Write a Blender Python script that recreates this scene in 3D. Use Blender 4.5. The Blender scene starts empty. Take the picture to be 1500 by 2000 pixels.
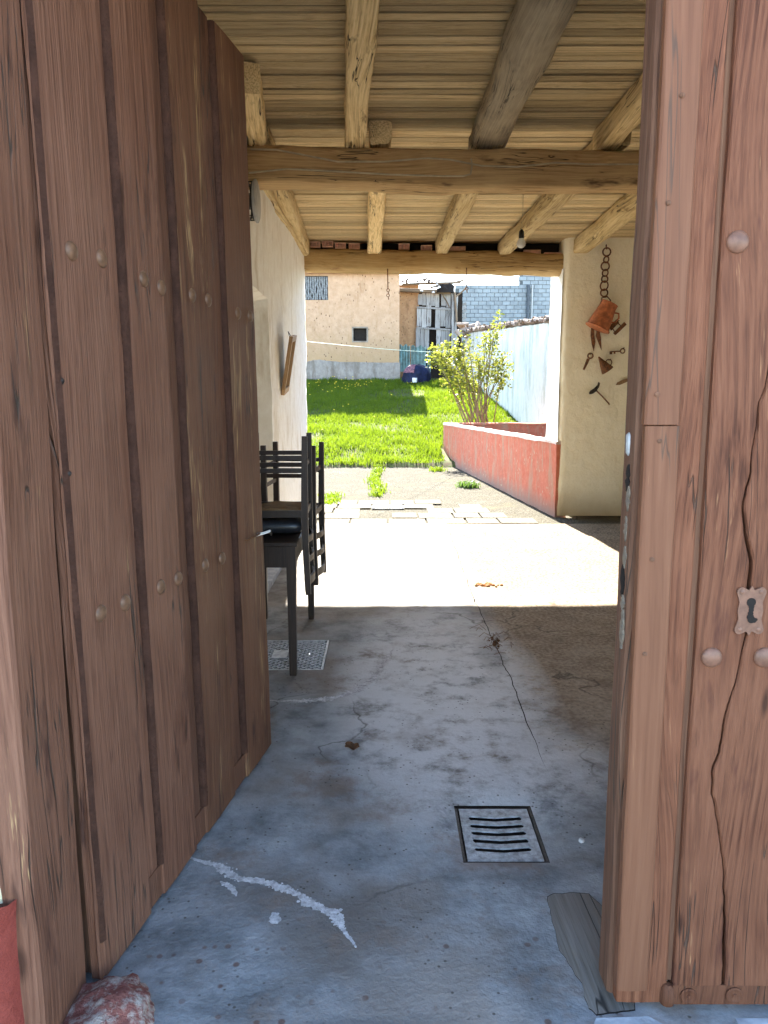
import bpy, math, random
import numpy as np
from mathutils import Vector, Matrix, noise as mn

random.seed(7)
sc = bpy.context.scene
col = sc.collection
R = math.radians

# ------------------------------------------------------------------ camera, sky, sun, exposure
EYE, FPX, PITCH = 1.53, 1502.0, R(9.0)
SUN_EL, SUN_AZ = R(34.0), R(-3.5)          # azimuth measured from +Y towards +X
cam = bpy.data.objects.new("camera", bpy.data.cameras.new("camera"))
col.objects.link(cam)
cam.location = (0, 0, EYE)
cam.rotation_euler = (math.pi / 2 - PITCH, 0, 0)
cam.data.sensor_fit = 'HORIZONTAL'
cam.data.sensor_width = 36
cam.data.lens = 36 * FPX / 1500
cam.data.clip_start, cam.data.clip_end = 0.05, 2000
sc.camera = cam

w = bpy.data.worlds.new("World")
sc.world = w
w.use_nodes = True
wn = w.node_tree
sky = wn.nodes.new("ShaderNodeTexSky")
sky.sky_type = 'NISHITA'
sky.sun_disc = False
sky.sun_elevation = SUN_EL
sky.sun_rotation = SUN_AZ
sky.air_density, sky.dust_density, sky.ozone_density = 1.0, 0.4, 1.2
bg = wn.nodes["Background"]
bg.inputs[1].default_value = 0.095
wn.links.new(sky.outputs[0], bg.inputs[0])

sl = bpy.data.lights.new("sun", 'SUN')
sl.energy, sl.angle, sl.color = 4.2, R(0.53), (1.0, 0.94, 0.84)
so = bpy.data.objects.new("sun", sl)
col.objects.link(so)
sd = Vector((math.sin(SUN_AZ) * math.cos(SUN_EL), math.cos(SUN_AZ) * math.cos(SUN_EL), math.sin(SUN_EL)))
so.rotation_euler = sd.to_track_quat('Z', 'Y').to_euler()
so.location = (0, 30, 25)

sc.view_settings.view_transform = 'Standard'
sc.view_settings.look = 'None'
sc.view_settings.gamma = 1
sc.view_settings.exposure = 3.5
sc.cycles.use_denoising = True
sc.cycles.max_bounces = 8
sc.cycles.diffuse_bounces = 6
sc.cycles.glossy_bounces = 2
sc.cycles.transmission_bounces = 3
sc.cycles.use_adaptive_sampling = True
sc.cycles.adaptive_threshold = 0.02
sc.cycles.sample_clamp_indirect = 6

# ------------------------------------------------------------------ photo pixel -> direction -> place
def ray(px, py):
    u = (px - 750) / FPX
    v = (1000 - py) / FPX
    return Vector((u, math.cos(PITCH) + v * math.sin(PITCH), -math.sin(PITCH) + v * math.cos(PITCH)))
CAM = Vector((0, 0, EYE))
def at_z(px, py, z=0.0):
    d = ray(px, py); return CAM + d * ((z - EYE) / d.z)
def at_y(px, py, y):
    d = ray(px, py); return CAM + d * (y / d.y)
def at_x(px, py, x):
    d = ray(px, py); return CAM + d * (x / d.x)
def at_plane(px, py, p, n):
    d = ray(px, py); return CAM + d * ((p - CAM).dot(n) / d.dot(n))

# ------------------------------------------------------------------ object helpers
def link(name, me, mat=None, parent=None, sm=None):
    o = bpy.data.objects.new(name, me)
    col.objects.link(o)
    if mat is not None and not me.materials:
        me.materials.append(mat)
    if parent is not None:
        o.parent = parent
    return o
def tag(o, label=None, cat=None, group=None, kind=None):
    if label: o["label"] = label
    if cat: o["category"] = cat
    if group: o["group"] = group
    if kind: o["kind"] = kind
    return o
def empty(name, loc=(0, 0, 0), rot=(0, 0, 0)):
    o = bpy.data.objects.new(name, None)
    col.objects.link(o)
    o.empty_display_size = 0.1
    o.location = loc
    o.rotation_euler = rot
    return o
def copy_tree(o, parent=None):
    c = o.copy(); col.objects.link(c); c.parent = parent
    for ch in list(o.children):
        copy_tree(ch, c)
    return c

class MB:
    """collects vertices and faces of ONE mesh"""
    def __init__(s): s.v = []; s.f = []
    def add(s, vs, fs):
        b = len(s.v); s.v += [tuple(p) for p in vs]; s.f += [tuple(i + b for i in f) for f in fs]; return s
    def box(s, a, b):
        x0, y0, z0 = a; x1, y1, z1 = b
        return s.add([(x0,y0,z0),(x1,y0,z0),(x1,y1,z0),(x0,y1,z0),(x0,y0,z1),(x1,y0,z1),(x1,y1,z1),(x0,y1,z1)],
                     [(0,3,2,1),(4,5,6,7),(0,1,5,4),(1,2,6,5),(2,3,7,6),(3,0,4,7)])
    def bar(s, p, q, w, h, up=(0,0,1)):
        p = Vector(p); q = Vector(q); d = (q - p).normalized(); u = Vector(up)
        if abs(d.dot(u)) > .95: u = Vector((1,0,0))
        a = d.cross(u).normalized() * (w/2); b = a.cross(d).normalized() * (h/2)
        vs = [r + i*a + j*b for r in (p, q) for i, j in ((-1,-1),(1,-1),(1,1),(-1,1))]
        return s.add(vs, [(0,1,2,3),(7,6,5,4),(0,4,5,1),(1,5,6,2),(2,6,7,3),(3,7,4,0)])
    def loft(s, rings, cap=True, closed=True):
        n = len(rings[0]); vs = [p for r in rings for p in r]; fs = []
        m = n if closed else n - 1
        for i in range(len(rings) - 1):
            for j in range(m):
                k = (j + 1) % n
                fs.append((i*n+j, i*n+k, (i+1)*n+k, (i+1)*n+j))
        if cap and closed:
            fs.append(tuple(range(n))[::-1]); fs.append(tuple((len(rings)-1)*n + j for j in range(n)))
        return s.add(vs, fs)
    def tube(s, pts, r, n=8, closed=False):
        pts = [Vector(p) for p in pts]; N = len(pts); rings = []
        prev = None
        for i, p in enumerate(pts):
            if closed: t = pts[(i+1) % N] - pts[i-1]
            else: t = pts[min(i+1, N-1)] - pts[max(i-1, 0)]
            t.normalize()
            if prev is None:
                a = t.orthogonal().normalized()
            else:
                a = (prev - t * prev.dot(t)).normalized()
            prev = a; b = t.cross(a)
            rr = r[i] if isinstance(r, (list, tuple)) else r
            rings.append([p + (a*math.cos(2*math.pi*j/n) + b*math.sin(2*math.pi*j/n)) * rr for j in range(n)])
        if closed:
            rings.append(rings[0]); return s.loft(rings, cap=False)
        return s.loft(rings)
    def ring(s, c, ax, r, rt, n=14, m=6, sx=1.0, upv=None):
        ax = Vector(ax).normalized(); a = Vector(upv) if upv is not None else ax.orthogonal().normalized(); b = ax.cross(a)
        return s.tube([Vector(c) + a*math.cos(2*math.pi*i/n)*r*sx + b*math.sin(2*math.pi*i/n)*r for i in range(n)], rt, m, True)
    def lathe(s, c, ax, prof, n=16):
        ax = Vector(ax).normalized(); a = ax.orthogonal().normalized(); b = ax.cross(a); c = Vector(c)
        return s.loft([[c + ax*h + (a*math.cos(2*math.pi*j/n) + b*math.sin(2*math.pi*j/n))*max(r, 1e-4) for j in range(n)] for r, h in prof])
    def poly(s, pts, thick):
        """closed outline (3D, planar) given a thickness vector"""
        t = Vector(thick); n = len(pts); P = [Vector(p) for p in pts]
        fs = [tuple(range(n)), tuple(range(n, 2*n))[::-1]]
        fs += [(i, i+n, (i+1) % n + n, (i+1) % n) for i in range(n)]
        return s.add(P + [p + t for p in P], fs)
    def mesh(s, name, smooth=None):
        me = bpy.data.meshes.new(name)
        me.from_pydata(s.v, [], s.f); me.validate(); me.update()
        import bmesh
        bm = bmesh.new(); bm.from_mesh(me); bmesh.ops.recalc_face_normals(bm, faces=bm.faces); bm.to_mesh(me); bm.free()
        if smooth is not None:
            me.shade_smooth(); me.set_sharp_from_angle(angle=R(smooth))
        return me
    def build(s, name, mat, parent=None, smooth=None):
        return link(name, s.mesh(name, smooth), mat, parent)

def fbm(p, o=4): return mn.fractal(Vector(p), 0.9, 2.1, o)

# ------------------------------------------------------------------ materials
def mat_new(name):
    m = bpy.data.materials.new(name); m.use_nodes = True
    nt = m.node_tree
    return m, nt, nt.nodes["Principled BSDF"]
class N:
    def __init__(s, nt): s.nt = nt
    def n(s, t, **k):
        o = s.nt.nodes.new("ShaderNode" + t)
        for a, b in k.items(): setattr(o, a, b)
        return o
    def l(s, a, b): s.nt.links.new(a, b)
    def val(s, x, sock):
        if hasattr(x, "links"): s.l(x, sock)
        else: sock.default_value = x
    def coords(s, scale=(1,1,1), rnd=True, kind="Object"):
        tc = s.n("TexCoord"); out = tc.outputs[kind]
        if rnd:
            oi = s.n("ObjectInfo"); mm = s.n("Vector" "Math", operation='SCALE'); cx = s.n("CombineXYZ")
            for i, f in enumerate((37.1, 53.7, 19.3)):
                q = s.n("Math", operation='MULTIPLY'); s.l(oi.outputs["Random"], q.inputs[0]); q.inputs[1].default_value = f; s.l(q.outputs[0], cx.inputs[i])
            s.nt.nodes.remove(mm)
            ad = s.n("VectorMath", operation='ADD'); s.l(out, ad.inputs[0]); s.l(cx.outputs[0], ad.inputs[1]); out = ad.outputs[0]
        mp = s.n("Mapping"); s.l(out, mp.inputs[0]); mp.inputs["Scale"].default_value = scale
        return mp.outputs[0]
    def noise(s, vec, scale, detail=4, rough=.55, dist=0.0):
        o = s.n("TexNoise"); s.l(vec, o.inputs["Vector"]); o.inputs["Scale"].default_value = scale
        o.inputs["Detail"].default_value = detail; o.inputs["Roughness"].default_value = rough; o.inputs["Distortion"].default_value = dist
        return o.outputs[0]
    def vor(s, vec, scale, feat='F1', out=0, rnd=1.0):
        o = s.n("TexVoronoi", feature=feat); s.l(vec, o.inputs["Vector"]); o.inputs["Scale"].default_value = scale; o.inputs["Randomness"].default_value = rnd
        return o.outputs[out]
    def ramp(s, fac, pts, interp='LINEAR'):
        o = s.n("ValToRGB"); o.color_ramp.interpolation = interp; e = o.color_ramp.elements
        while len(e) < len(pts): e.new(.5)
        for i, (p, c) in enumerate(pts):
            e[i].position = p; e[i].color = (c, c, c, 1) if isinstance(c, (int, float)) else (*c, 1)
        s.l(fac, o.inputs[0]); return o.outputs[0]
    def mix(s, f, a, b, mode='MIX'):
        o = s.n("Mix", data_type='RGBA', blend_type=mode)
        s.val(f, o.inputs[0])
        for x, sk in ((a, o.inputs[6]), (b, o.inputs[7])):
            if isinstance(x, tuple): sk.default_value = (*x, 1)
            else: s.l(x, sk)
        return o.outputs[2]
    def math(s, op, a, b=0.0, clamp=False):
        o = s.n("Math", operation=op, use_clamp=clamp); s.val(a, o.inputs[0]); s.val(b, o.inputs[1]); return o.outputs[0]
    def sep(s, vec):
        o = s.n("SeparateXYZ"); s.l(vec, o.inputs[0]); return o.outputs
    def bump(s, h, strength, dist, bsdf, prev=None):
        o = s.n("Bump"); s.l(h, o.inputs["Height"]); o.inputs["Strength"].default_value = strength; o.inputs["Distance"].default_value = dist
        if prev is not None: s.l(prev, o.inputs["Normal"])
        s.l(o.outputs[0], bsdf.inputs["Normal"]); return o.outputs[0]

def wood(name, dark, mid, light, axis='Z', crack=(.05, .04, .03), crack_amt=1.0, bare=None, bare_t=.66, rough=.75, spot=None, spot_t=.62, bump=.5, gs=1.0, knots=True, spec=.25, blot=.35, rnd=True, tight=0.0, gate_t=.53, vr=(.72, 1.2)):
    m, nt, b = mat_new(name); g = N(nt)
    k = {'X': 0, 'Y': 1, 'Z': 2}[axis]
    def sca(ac, al):
        v = [ac*gs]*3; v[k] = al*gs; return tuple(v)
    base = g.coords((1,1,1), rnd)
    # slow sideways wander of the grain, and knots
    st = g.coords(sca(1, .22), rnd)
    wob = g.n("TexNoise"); g.l(st, wob.inputs["Vector"]); wob.inputs["Scale"].default_value = 4.5; wob.inputs["Detail"].default_value = 0
    sub = g.n("VectorMath", operation='SUBTRACT'); g.l(wob.outputs[1], sub.inputs[0]); sub.inputs[1].default_value = (.5,.5,.5)
    scl = g.n("VectorMath", operation='SCALE'); g.l(sub.outputs[0], scl.inputs[0]); scl.inputs["Scale"].default_value = .09
    add = g.n("VectorMath", operation='ADD'); g.l(base, add.inputs[0]); g.l(scl.outputs[0], add.inputs[1])
    def stretched(ac, al):
        mp = g.n("Mapping"); g.l(add.outputs[0], mp.inputs[0]); mp.inputs["Scale"].default_value = sca(ac, al); return mp.outputs[0]
    grain = g.noise(stretched(95, 2.2), 1, 3, .65)
    fine = g.noise(stretched(330, 7), 1, 1, .6)
    blotch = g.noise(base, 2.6*gs, 3, .6)
    c = g.ramp(grain, [(.28+tight, dark), (.5, mid), (.74-tight, light)])
    c = g.mix(g.math('MULTIPLY', g.ramp(blotch, [(.35, 0.0), (.7, 1.0)]), blot), c, light)
    vv = g.n("HueSaturation"); oi = g.n("ObjectInfo"); mr = g.n("MapRange"); g.l(oi.outputs["Random"], mr.inputs[0]); mr.inputs[3].default_value = vr[0]; mr.inputs[4].default_value = vr[1]
    (g.l(mr.outputs[0], vv.inputs["Value"]) if rnd else None); g.l(c, vv.inputs["Color"]); c = vv.outputs[0]
    if spot:
        sp = g.ramp(g.noise(stretched(9, 2.2), 1, 4, .7), [(spot_t, 0.0), (spot_t+.1, .85)])
        c = g.mix(sp, c, spot)
    h = grain
    if bare:
        bn = g.math('ADD', g.math('MULTIPLY', g.noise(stretched(14, 1.1), 1, 4, .7), .7), g.math('MULTIPLY', fine, .3))
        bm_ = g.ramp(bn, [(bare_t, 0.0), (bare_t+.06, 1.0)])
        c = g.mix(bm_, c, g.mix(fine, tuple(x*.65 for x in bare), tuple(min(1, x*1.25) for x in bare)))
    if knots:
        kv = g.vor(stretched(5.5, 1.5), 1, 'F1')
        km = g.ramp(kv, [(.035, 1.0), (.085, 0.0)])
        c = g.mix(g.math('MULTIPLY', km, .8), c, tuple(x*.55 for x in dark))
    if crack_amt > 0:
        cn = g.noise(stretched(26, .75), 1, 2, .55)
        line = g.ramp(g.math('ABSOLUTE', g.math('SUBTRACT', cn, .5)), [(.003, 1.0), (.013, 0.0)])
        gate = g.ramp(g.noise(stretched(7, 1.6), 1, 0), [(gate_t, 0.0), (gate_t+.05, 1.0)])
        cm = g.math('MULTIPLY', g.math('MULTIPLY', line, gate), crack_amt, True)
        c = g.mix(cm, c, crack)
        h = g.math('SUBTRACT', h, g.math('MULTIPLY', cm, 1.4))
    g.l(c, b.inputs["Base Color"])
    b.inputs["Roughness"].default_value = rough
    b.inputs["Specular IOR Level"].default_value = spec
    g.bump(h, bump, .006, b)
    return m

def plain(name, c, rough=.7, metal=0.0, var=.25, scale=12, bump=0.0, spec=.3, c2=None):
    m, nt, b = mat_new(name); g = N(nt)
    co = g.coords()
    nz = g.noise(co, scale, 3, .6)
    c2 = c2 or tuple(x*(1-var) for x in c)
    g.l(g.ramp(nz, [(.35, c2), (.65, tuple(min(1, x*(1+var*.5)) for x in c))]), b.inputs["Base Color"])
    b.inputs["Roughness"].default_value = rough; b.inputs["Metallic"].default_value = metal; b.inputs["Specular IOR Level"].default_value = spec
    if bump: g.bump(g.noise(co, scale*4, 2, .65), bump, .01, b)
    return m

def plaster(name, base, light, stain, stain_t=.58, bump=.6, fleck=None, fleck_t=.09, scale=1.0, low=None, low_z=(.0, .5)):
    m, nt, b = mat_new(name); g = N(nt)
    co = g.coords(rnd=False)
    med = g.noise(co, 7*scale, 5, .7); big = g.noise(co, 1.3*scale, 3, .62) if low else None; fine = g.noise(co, 55*scale, 2, .6) if fleck else None
    c = g.ramp(med, [(.3, base), (.7, light)])
    mpz = g.n("Mapping"); g.l(co, mpz.inputs[0]); mpz.inputs["Scale"].default_value = (3.2*scale, 3.2*scale, .8*scale)
    c = g.mix(g.ramp(g.noise(mpz.outputs[0], 1.2, 5, .7), [(stain_t, 0.0), (stain_t+.17, .8)]), c, stain)
    if low:
        z = g.sep(co)[2]; q = g.math('ADD', z, g.math('MULTIPLY', g.math('SUBTRACT', big, .5), .8*(low_z[1]-low_z[0])))
        mr = g.n("MapRange"); g.l(q, mr.inputs[0]); mr.inputs[1].default_value = low_z[0]; mr.inputs[2].default_value = low_z[1]; mr.inputs[3].default_value = 1; mr.inputs[4].default_value = 0
        c = g.mix(g.math('MULTIPLY', mr.outputs[0], .8), c, low)
    h = med
    if fleck:
        mpf = g.n("Mapping"); g.l(co, mpf.inputs[0]); mpf.inputs["Scale"].default_value = (1, 1, .6)
        vf = g.vor(mpf.outputs[0], 11*scale, 'F1')
        gt = g.ramp(g.noise(co, 1.6*scale, 3), [(.45, 0.0), (.6, 1.0)])
        fm = g.math('MULTIPLY', g.ramp(g.math('ADD', vf, g.math('MULTIPLY', fine, .12)), [(fleck_t, 1.0), (fleck_t+.07, 0.0)]), gt)
        c = g.mix(fm, c, fleck)
    g.l(c, b.inputs["Base Color"]); b.inputs["Roughness"].default_value = .92; b.inputs["Specular IOR Level"].default_value = .15
    g.bump(h, bump, .02, b)
    return m

M = {}
pa = dict(axis='Z', rough=.6, spot=(.060,.026,.018), spot_t=.59, bump=1.0, crack_amt=.9, gate_t=.60, tight=.02, blot=.7, vr=(.78, 1.22))
M['paint'] = wood("door_paint", (.080,.032,.018), (.150,.065,.038), (.200,.095,.058), bare=(.36,.22,.105), bare_t=.64, **pa)
M['paint_worn'] = wood("door_paint_worn", (.072,.028,.014), (.145,.062,.033), (.195,.092,.052), bare=(.42,.27,.13), bare_t=.57, **pa)
M['edge_dark'] = plain("dark_plank_edge", (.062,.028,.018), .85, 0, .3, 12, .8, .15)
pr = dict(axis='Z', bare=(.31,.155,.075), bare_t=.63, rough=.68, spot=(.085,.028,.016), spot_t=.59, bump=1.0, gs=1.25, tight=.05, crack_amt=.7, gate_t=.58, blot=.7)
M['paint_sun'] = wood("door_paint_faded", (.062,.019,.008), (.135,.047,.022), (.195,.078,.040), **pr)
M['paint_split'] = wood("door_paint_split_plank", (.062,.019,.008), (.135,.047,.022), (.195,.078,.040), rnd=False, **pr)
M['strip'] = wood("door_strip_paint", (.140,.054,.026), (.182,.074,.037), (.215,.094,.049), 'Z', crack_amt=.6, rough=.6, bump=.25, knots=False, bare=(.31,.155,.07), bare_t=.66)
M['edge'] = wood("door_edge_wood", (.075,.034,.019), (.15,.07,.04), (.22,.115,.068), 'Z', bare=(.30,.24,.18), bare_t=.73, rough=.8)
M['stud'] = plain("stud_paint", (.17,.088,.048), .45, 0, .3, 60, spec=.4)
M['studr'] = plain("stud_paint_faded", (.19,.09,.055), .45, 0, .25, 60, spec=.4)
M['board'] = wood("ceiling_board", (.34,.20,.08), (.72,.53,.27), (.86,.70,.43), 'X', crack=(.07,.045,.025), bare=(.22,.14,.065), bare_t=.66, rough=.85, spot=(.19,.11,.045), spot_t=.56, bump=1.0, blot=.6, tight=.10, vr=(.66, 1.15), gate_t=.47)
M['rafter'] = wood("rafter_wood", (.38,.24,.10), (.66,.48,.23), (.80,.63,.36), 'X', crack=(.05,.03,.015), crack_amt=1.2, rough=.85, spot=(.17,.095,.042), spot_t=.60, bump=1.0, blot=.5, tight=.07)
M['log'] = wood("blackened_log", (.085,.068,.048), (.19,.155,.11), (.38,.31,.21), 'X', crack=(.02,.015,.01), bare=(.42,.34,.22), bare_t=.57, rough=.8, bump=.7, blot=.8)
M['beam'] = wood("cross_beam_wood", (.23,.13,.052), (.40,.25,.108), (.56,.39,.19), 'X', crack=(.04,.022,.012), crack_amt=1.2, rough=.82, spot=(.10,.052,.024), spot_t=.60, bump=.8, blot=.6)
M['lintel'] = wood("lintel_wood", (.36,.205,.07), (.56,.36,.145), (.70,.51,.25), 'X', crack=(.10,.05,.02), crack_amt=1.2, rough=.8, spot=(.22,.11,.04), spot_t=.62, bump=.8, blot=.6)
M['gapdark'] = plain("dark_void", (.02,.015,.012), .95, 0, .2)
M['chair'] = wood("chair_dark_wood", (.014,.007,.004), (.028,.014,.008), (.042,.022,.013), 'Z', rough=.55, bump=.25, crack_amt=.3, knots=False, spec=.45)
M['rush'] = wood("rush_weave", (.13,.075,.035), (.24,.15,.075), (.36,.24,.13), 'X', gs=.8, rough=.8, bump=1.0, knots=False)
M['vinyl'] = plain("black_vinyl", (.022,.023,.027), .33, 0, .3, 20, .15, .5)
M['white_wall'] = plaster("whitewash", (.76,.72,.64), (.87,.85,.79), (.56,.48,.35), .54, .75, fleck=(.28,.23,.15), fleck_t=.05, scale=1.2)
M['cream_wall'] = plaster("cream_plaster", (.84,.77,.58), (.89,.83,.67), (.74,.63,.43), .60, .9, fleck=(.20,.14,.08), fleck_t=.035, scale=1.5, low=(.46,.33,.16), low_z=(.0,.35))
M['cream_flat'] = plaster("cream_panel", (.68,.62,.50), (.72,.66,.54), (.50,.44,.34), .68, .15)
M['jamb_white'] = plaster("jamb_whitewash", (.72,.70,.66), (.82,.80,.77), (.60,.55,.46), .64, .4)
M['street_wall'] = plaster("street_plaster", (.52,.44,.28), (.62,.54,.36), (.42,.33,.19), .58, .8)
M['red_paint'] = plaster("red_plinth_paint", (.18,.034,.024), (.25,.055,.040), (.52,.36,.29), .64, .7, scale=2)
M['red_wall'] = plaster("red_wash", (.50,.125,.072), (.60,.20,.125), (.42,.27,.18), .48, .5, fleck=(.52,.38,.25), fleck_t=.22, scale=1.6, low=(.28,.19,.15), low_z=(.02,.22))
M['rim'] = plaster("rim_mortar", (.55,.42,.36), (.70,.60,.54), (.45,.25,.2), .55, .5)
M['adobe'] = plaster("adobe_plaster", (.40,.25,.15), (.51,.34,.22), (.29,.165,.085), .56, .9, fleck=(.13,.08,.05), fleck_t=.20, scale=.9, low=(.40,.26,.135), low_z=(2.5,3.7))
M['adobe2'] = plaster("raw_adobe", (.34,.195,.10), (.44,.27,.15), (.21,.12,.065), .55, .9, fleck=(.10,.06,.04), fleck_t=.24, scale=1.1)
M['cement'] = plaster("cement_plinth", (.23,.19,.15), (.34,.29,.235), (.15,.115,.085), .48, .8, scale=.9)
M['garden_wall'] = plaster("garden_whitewash", (.60,.585,.54), (.72,.70,.66), (.36,.37,.29), .50, .5, scale=.6)
M['block'] = plain("concrete_block", (.25,.28,.295), .9, 0, .2, 2, .5, .2)
M['mortar'] = plain("mortar", (.11,.12,.125), .95, 0, .2, 8, .3, .1)
M['tile'] = plain("clay_tile", (.19,.115,.075), .85, 0, .55, 9, .4, .2, c2=(.09,.075,.06))
M['tile_pale'] = plain("pale_clay_tile", (.34,.25,.19), .85, 0, .45, 9, .4, .2, c2=(.20,.155,.12))
M['brick'] = plain("hollow_brick", (.78,.50,.38), .85, 0, .3, 14, .3, .2)
M['greywood'] = wood("weathered_grey_wood", (.15,.14,.13), (.27,.26,.25), (.42,.42,.42), 'Z', crack=(.04,.03,.03), crack_amt=1.2, gs=.5, rough=.9, spot=(.11,.08,.06), spot_t=.62, bump=.8, blot=.7)
M['oldbeam'] = wood("old_roof_timber", (.09,.06,.04), (.17,.12,.08), (.27,.20,.14), 'X', gs=.5, rough=.9)
M['blue_sheet'] = plain("pale_blue_sheet", (.15,.26,.25), .6, 0, .3, 5, .2, .3, c2=(.10,.14,.12))
M['tarp'] = plain("navy_tarp", (.008,.012,.040), .6, 0, .5, 8, .2, .2)
M['pink'] = plain("faded_pink_cloth", (.26,.11,.11), .8, 0, .5, 10, .2, .2, c2=(.05,.035,.07))
M['plastic'] = plain("dusty_plastic_strips", (.13,.135,.14), .35, 0, .5, 18, .2, .5)
M['iron'] = plain("dark_iron", (.05,.042,.036), .6, .6, .4, 30, .3, .4)
M['rust'] = plain("rusty_iron", (.20,.085,.035), .8, .2, .5, 40, .4, .3, c2=(.09,.045,.025))
M['copper'] = plain("rusted_copper", (.50,.17,.07), .55, .35, .35, 20, .2, .5, c2=(.30,.10,.045))
M['steel'] = plain("worn_steel", (.55,.52,.47), .35, .9, .2, 40)
M['castiron'] = plain("galvanised_cover", (.45,.45,.44), .6, .3, .25, 30, .3, .4)
M['grate'] = plain("grey_grate_paint", (.46,.47,.47), .6, .0, .35, 40, .6, .4, c2=(.28,.27,.26))
M['cable'] = plain("pale_cable", (.50,.42,.28), .6)
M['blackp'] = plain("black_plastic", (.015,.015,.016), .4, 0, .2, spec=.4)
M['greyp'] = plain("grey_plastic", (.42,.42,.40), .5)
M['line'] = plain("green_washing_line", (.28,.45,.36), .5)
M['leafbrown'] = plain("dry_leaf", (.16,.075,.035), .8, 0, .5, 40, .4)
M['orange'] = plain("orange_crumbs", (.50,.24,.09), .9, 0, .5, 60, .5)
M['crust'] = plain("salt_crust", (.60,.58,.57), .95, 0, .3, 45, .5, .1, c2=(.36,.34,.33))
M['flake'] = plain("flaked_wood", (.22,.18,.135), .9, 0, .5, 60, .6, .1, c2=(.20,.16,.12))
M['stone'] = wood("worn_grey_timber", (.15,.125,.10), (.235,.205,.17), (.32,.285,.245), 'Y', crack=(.04,.035,.03), crack_amt=1.0, gs=.7, rough=.85, knots=False, bump=.6)
M['sill'] = plain("threshold_cement", (.34,.36,.38), .85, 0, .3, 9, .5, .2)
M['street'] = plain("unseen_street_bounce", (.45,.42,.37), .9, 0, .3, 3, .4, .2)  # pale tone chosen for this unseen street to bounce sunlight into the passage
M['tile_pave'] = plain("pale_paving_tile", (.185,.172,.142), .95, 0, .4, 14, .6, .02)
M['pipe'] = plain("dark_pipe", (.06,.075,.09), .5)
M['roof'] = plain("roof_clay", (.34,.19,.12), .9, 0, .4, 6, .5, .2)
M['frame_wood'] = wood("frame_wood", (.20,.11,.05), (.33,.20,.10), (.42,.27,.14), 'Z', rough=.5, knots=False, crack_amt=.2, bump=.2)

def glass_mat(name, c, rough, trans=0.0, metal=0.0):
    m, nt, b = mat_new(name); b.inputs["Base Color"].default_value = (*c, 1); b.inputs["Roughness"].default_value = rough
    b.inputs["Transmission Weight"].default_value = trans; b.inputs["Metallic"].default_value = metal; return m
M['mirror'] = glass_mat("mirror_glass", (.75,.75,.72), .06, 0, 1.0)
M['bulb'] = glass_mat("frosted_bulb", (.85,.84,.80), .35, .35)

def leaf_mat(name, c1, c2, tr=.45):
    m, nt, b = mat_new(name); g = N(nt)
    co = g.coords(rnd=False); nz = g.noise(co, 3.0, 4, .6); nf = g.noise(co, 40, 2)
    cc = g.mix(nf, g.ramp(nz, [(.35, c1), (.65, c2)]), c2)
    g.l(cc, b.inputs["Base Color"]); b.inputs["Roughness"].default_value = .55; b.inputs["Specular IOR Level"].default_value = .3
    t = g.n("BsdfTranslucent"); g.l(cc, t.inputs[0]); mx = g.n("MixShader"); mx.inputs[0].default_value = tr
    out = nt.nodes["Material Output"]; g.l(b.outputs[0], mx.inputs[1]); g.l(t.outputs[0], mx.inputs[2]); g.l(mx.outputs[0], out.inputs[0])
    return m
M['grass'] = leaf_mat("grass_blades", (.060,.115,.006), (.150,.210,.009), .5)
M['soil'] = plain("lawn_soil", (.06,.085,.022), .95, 0, .4, 7, .6, .1, c2=(.07,.05,.025))
M['shrub'] = leaf_mat("shrub_leaves", (.10,.135,.018), (.20,.205,.028), .5)
M['weed'] = leaf_mat("weed_leaves", (.05,.11,.02), (.10,.17,.03), .4)
M['stem'] = plain("shrub_stem", (.20,.15,.09), .85)
M['dandelion'] = plain("dandelion_yellow", (.75,.55,.03), .7)

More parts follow.
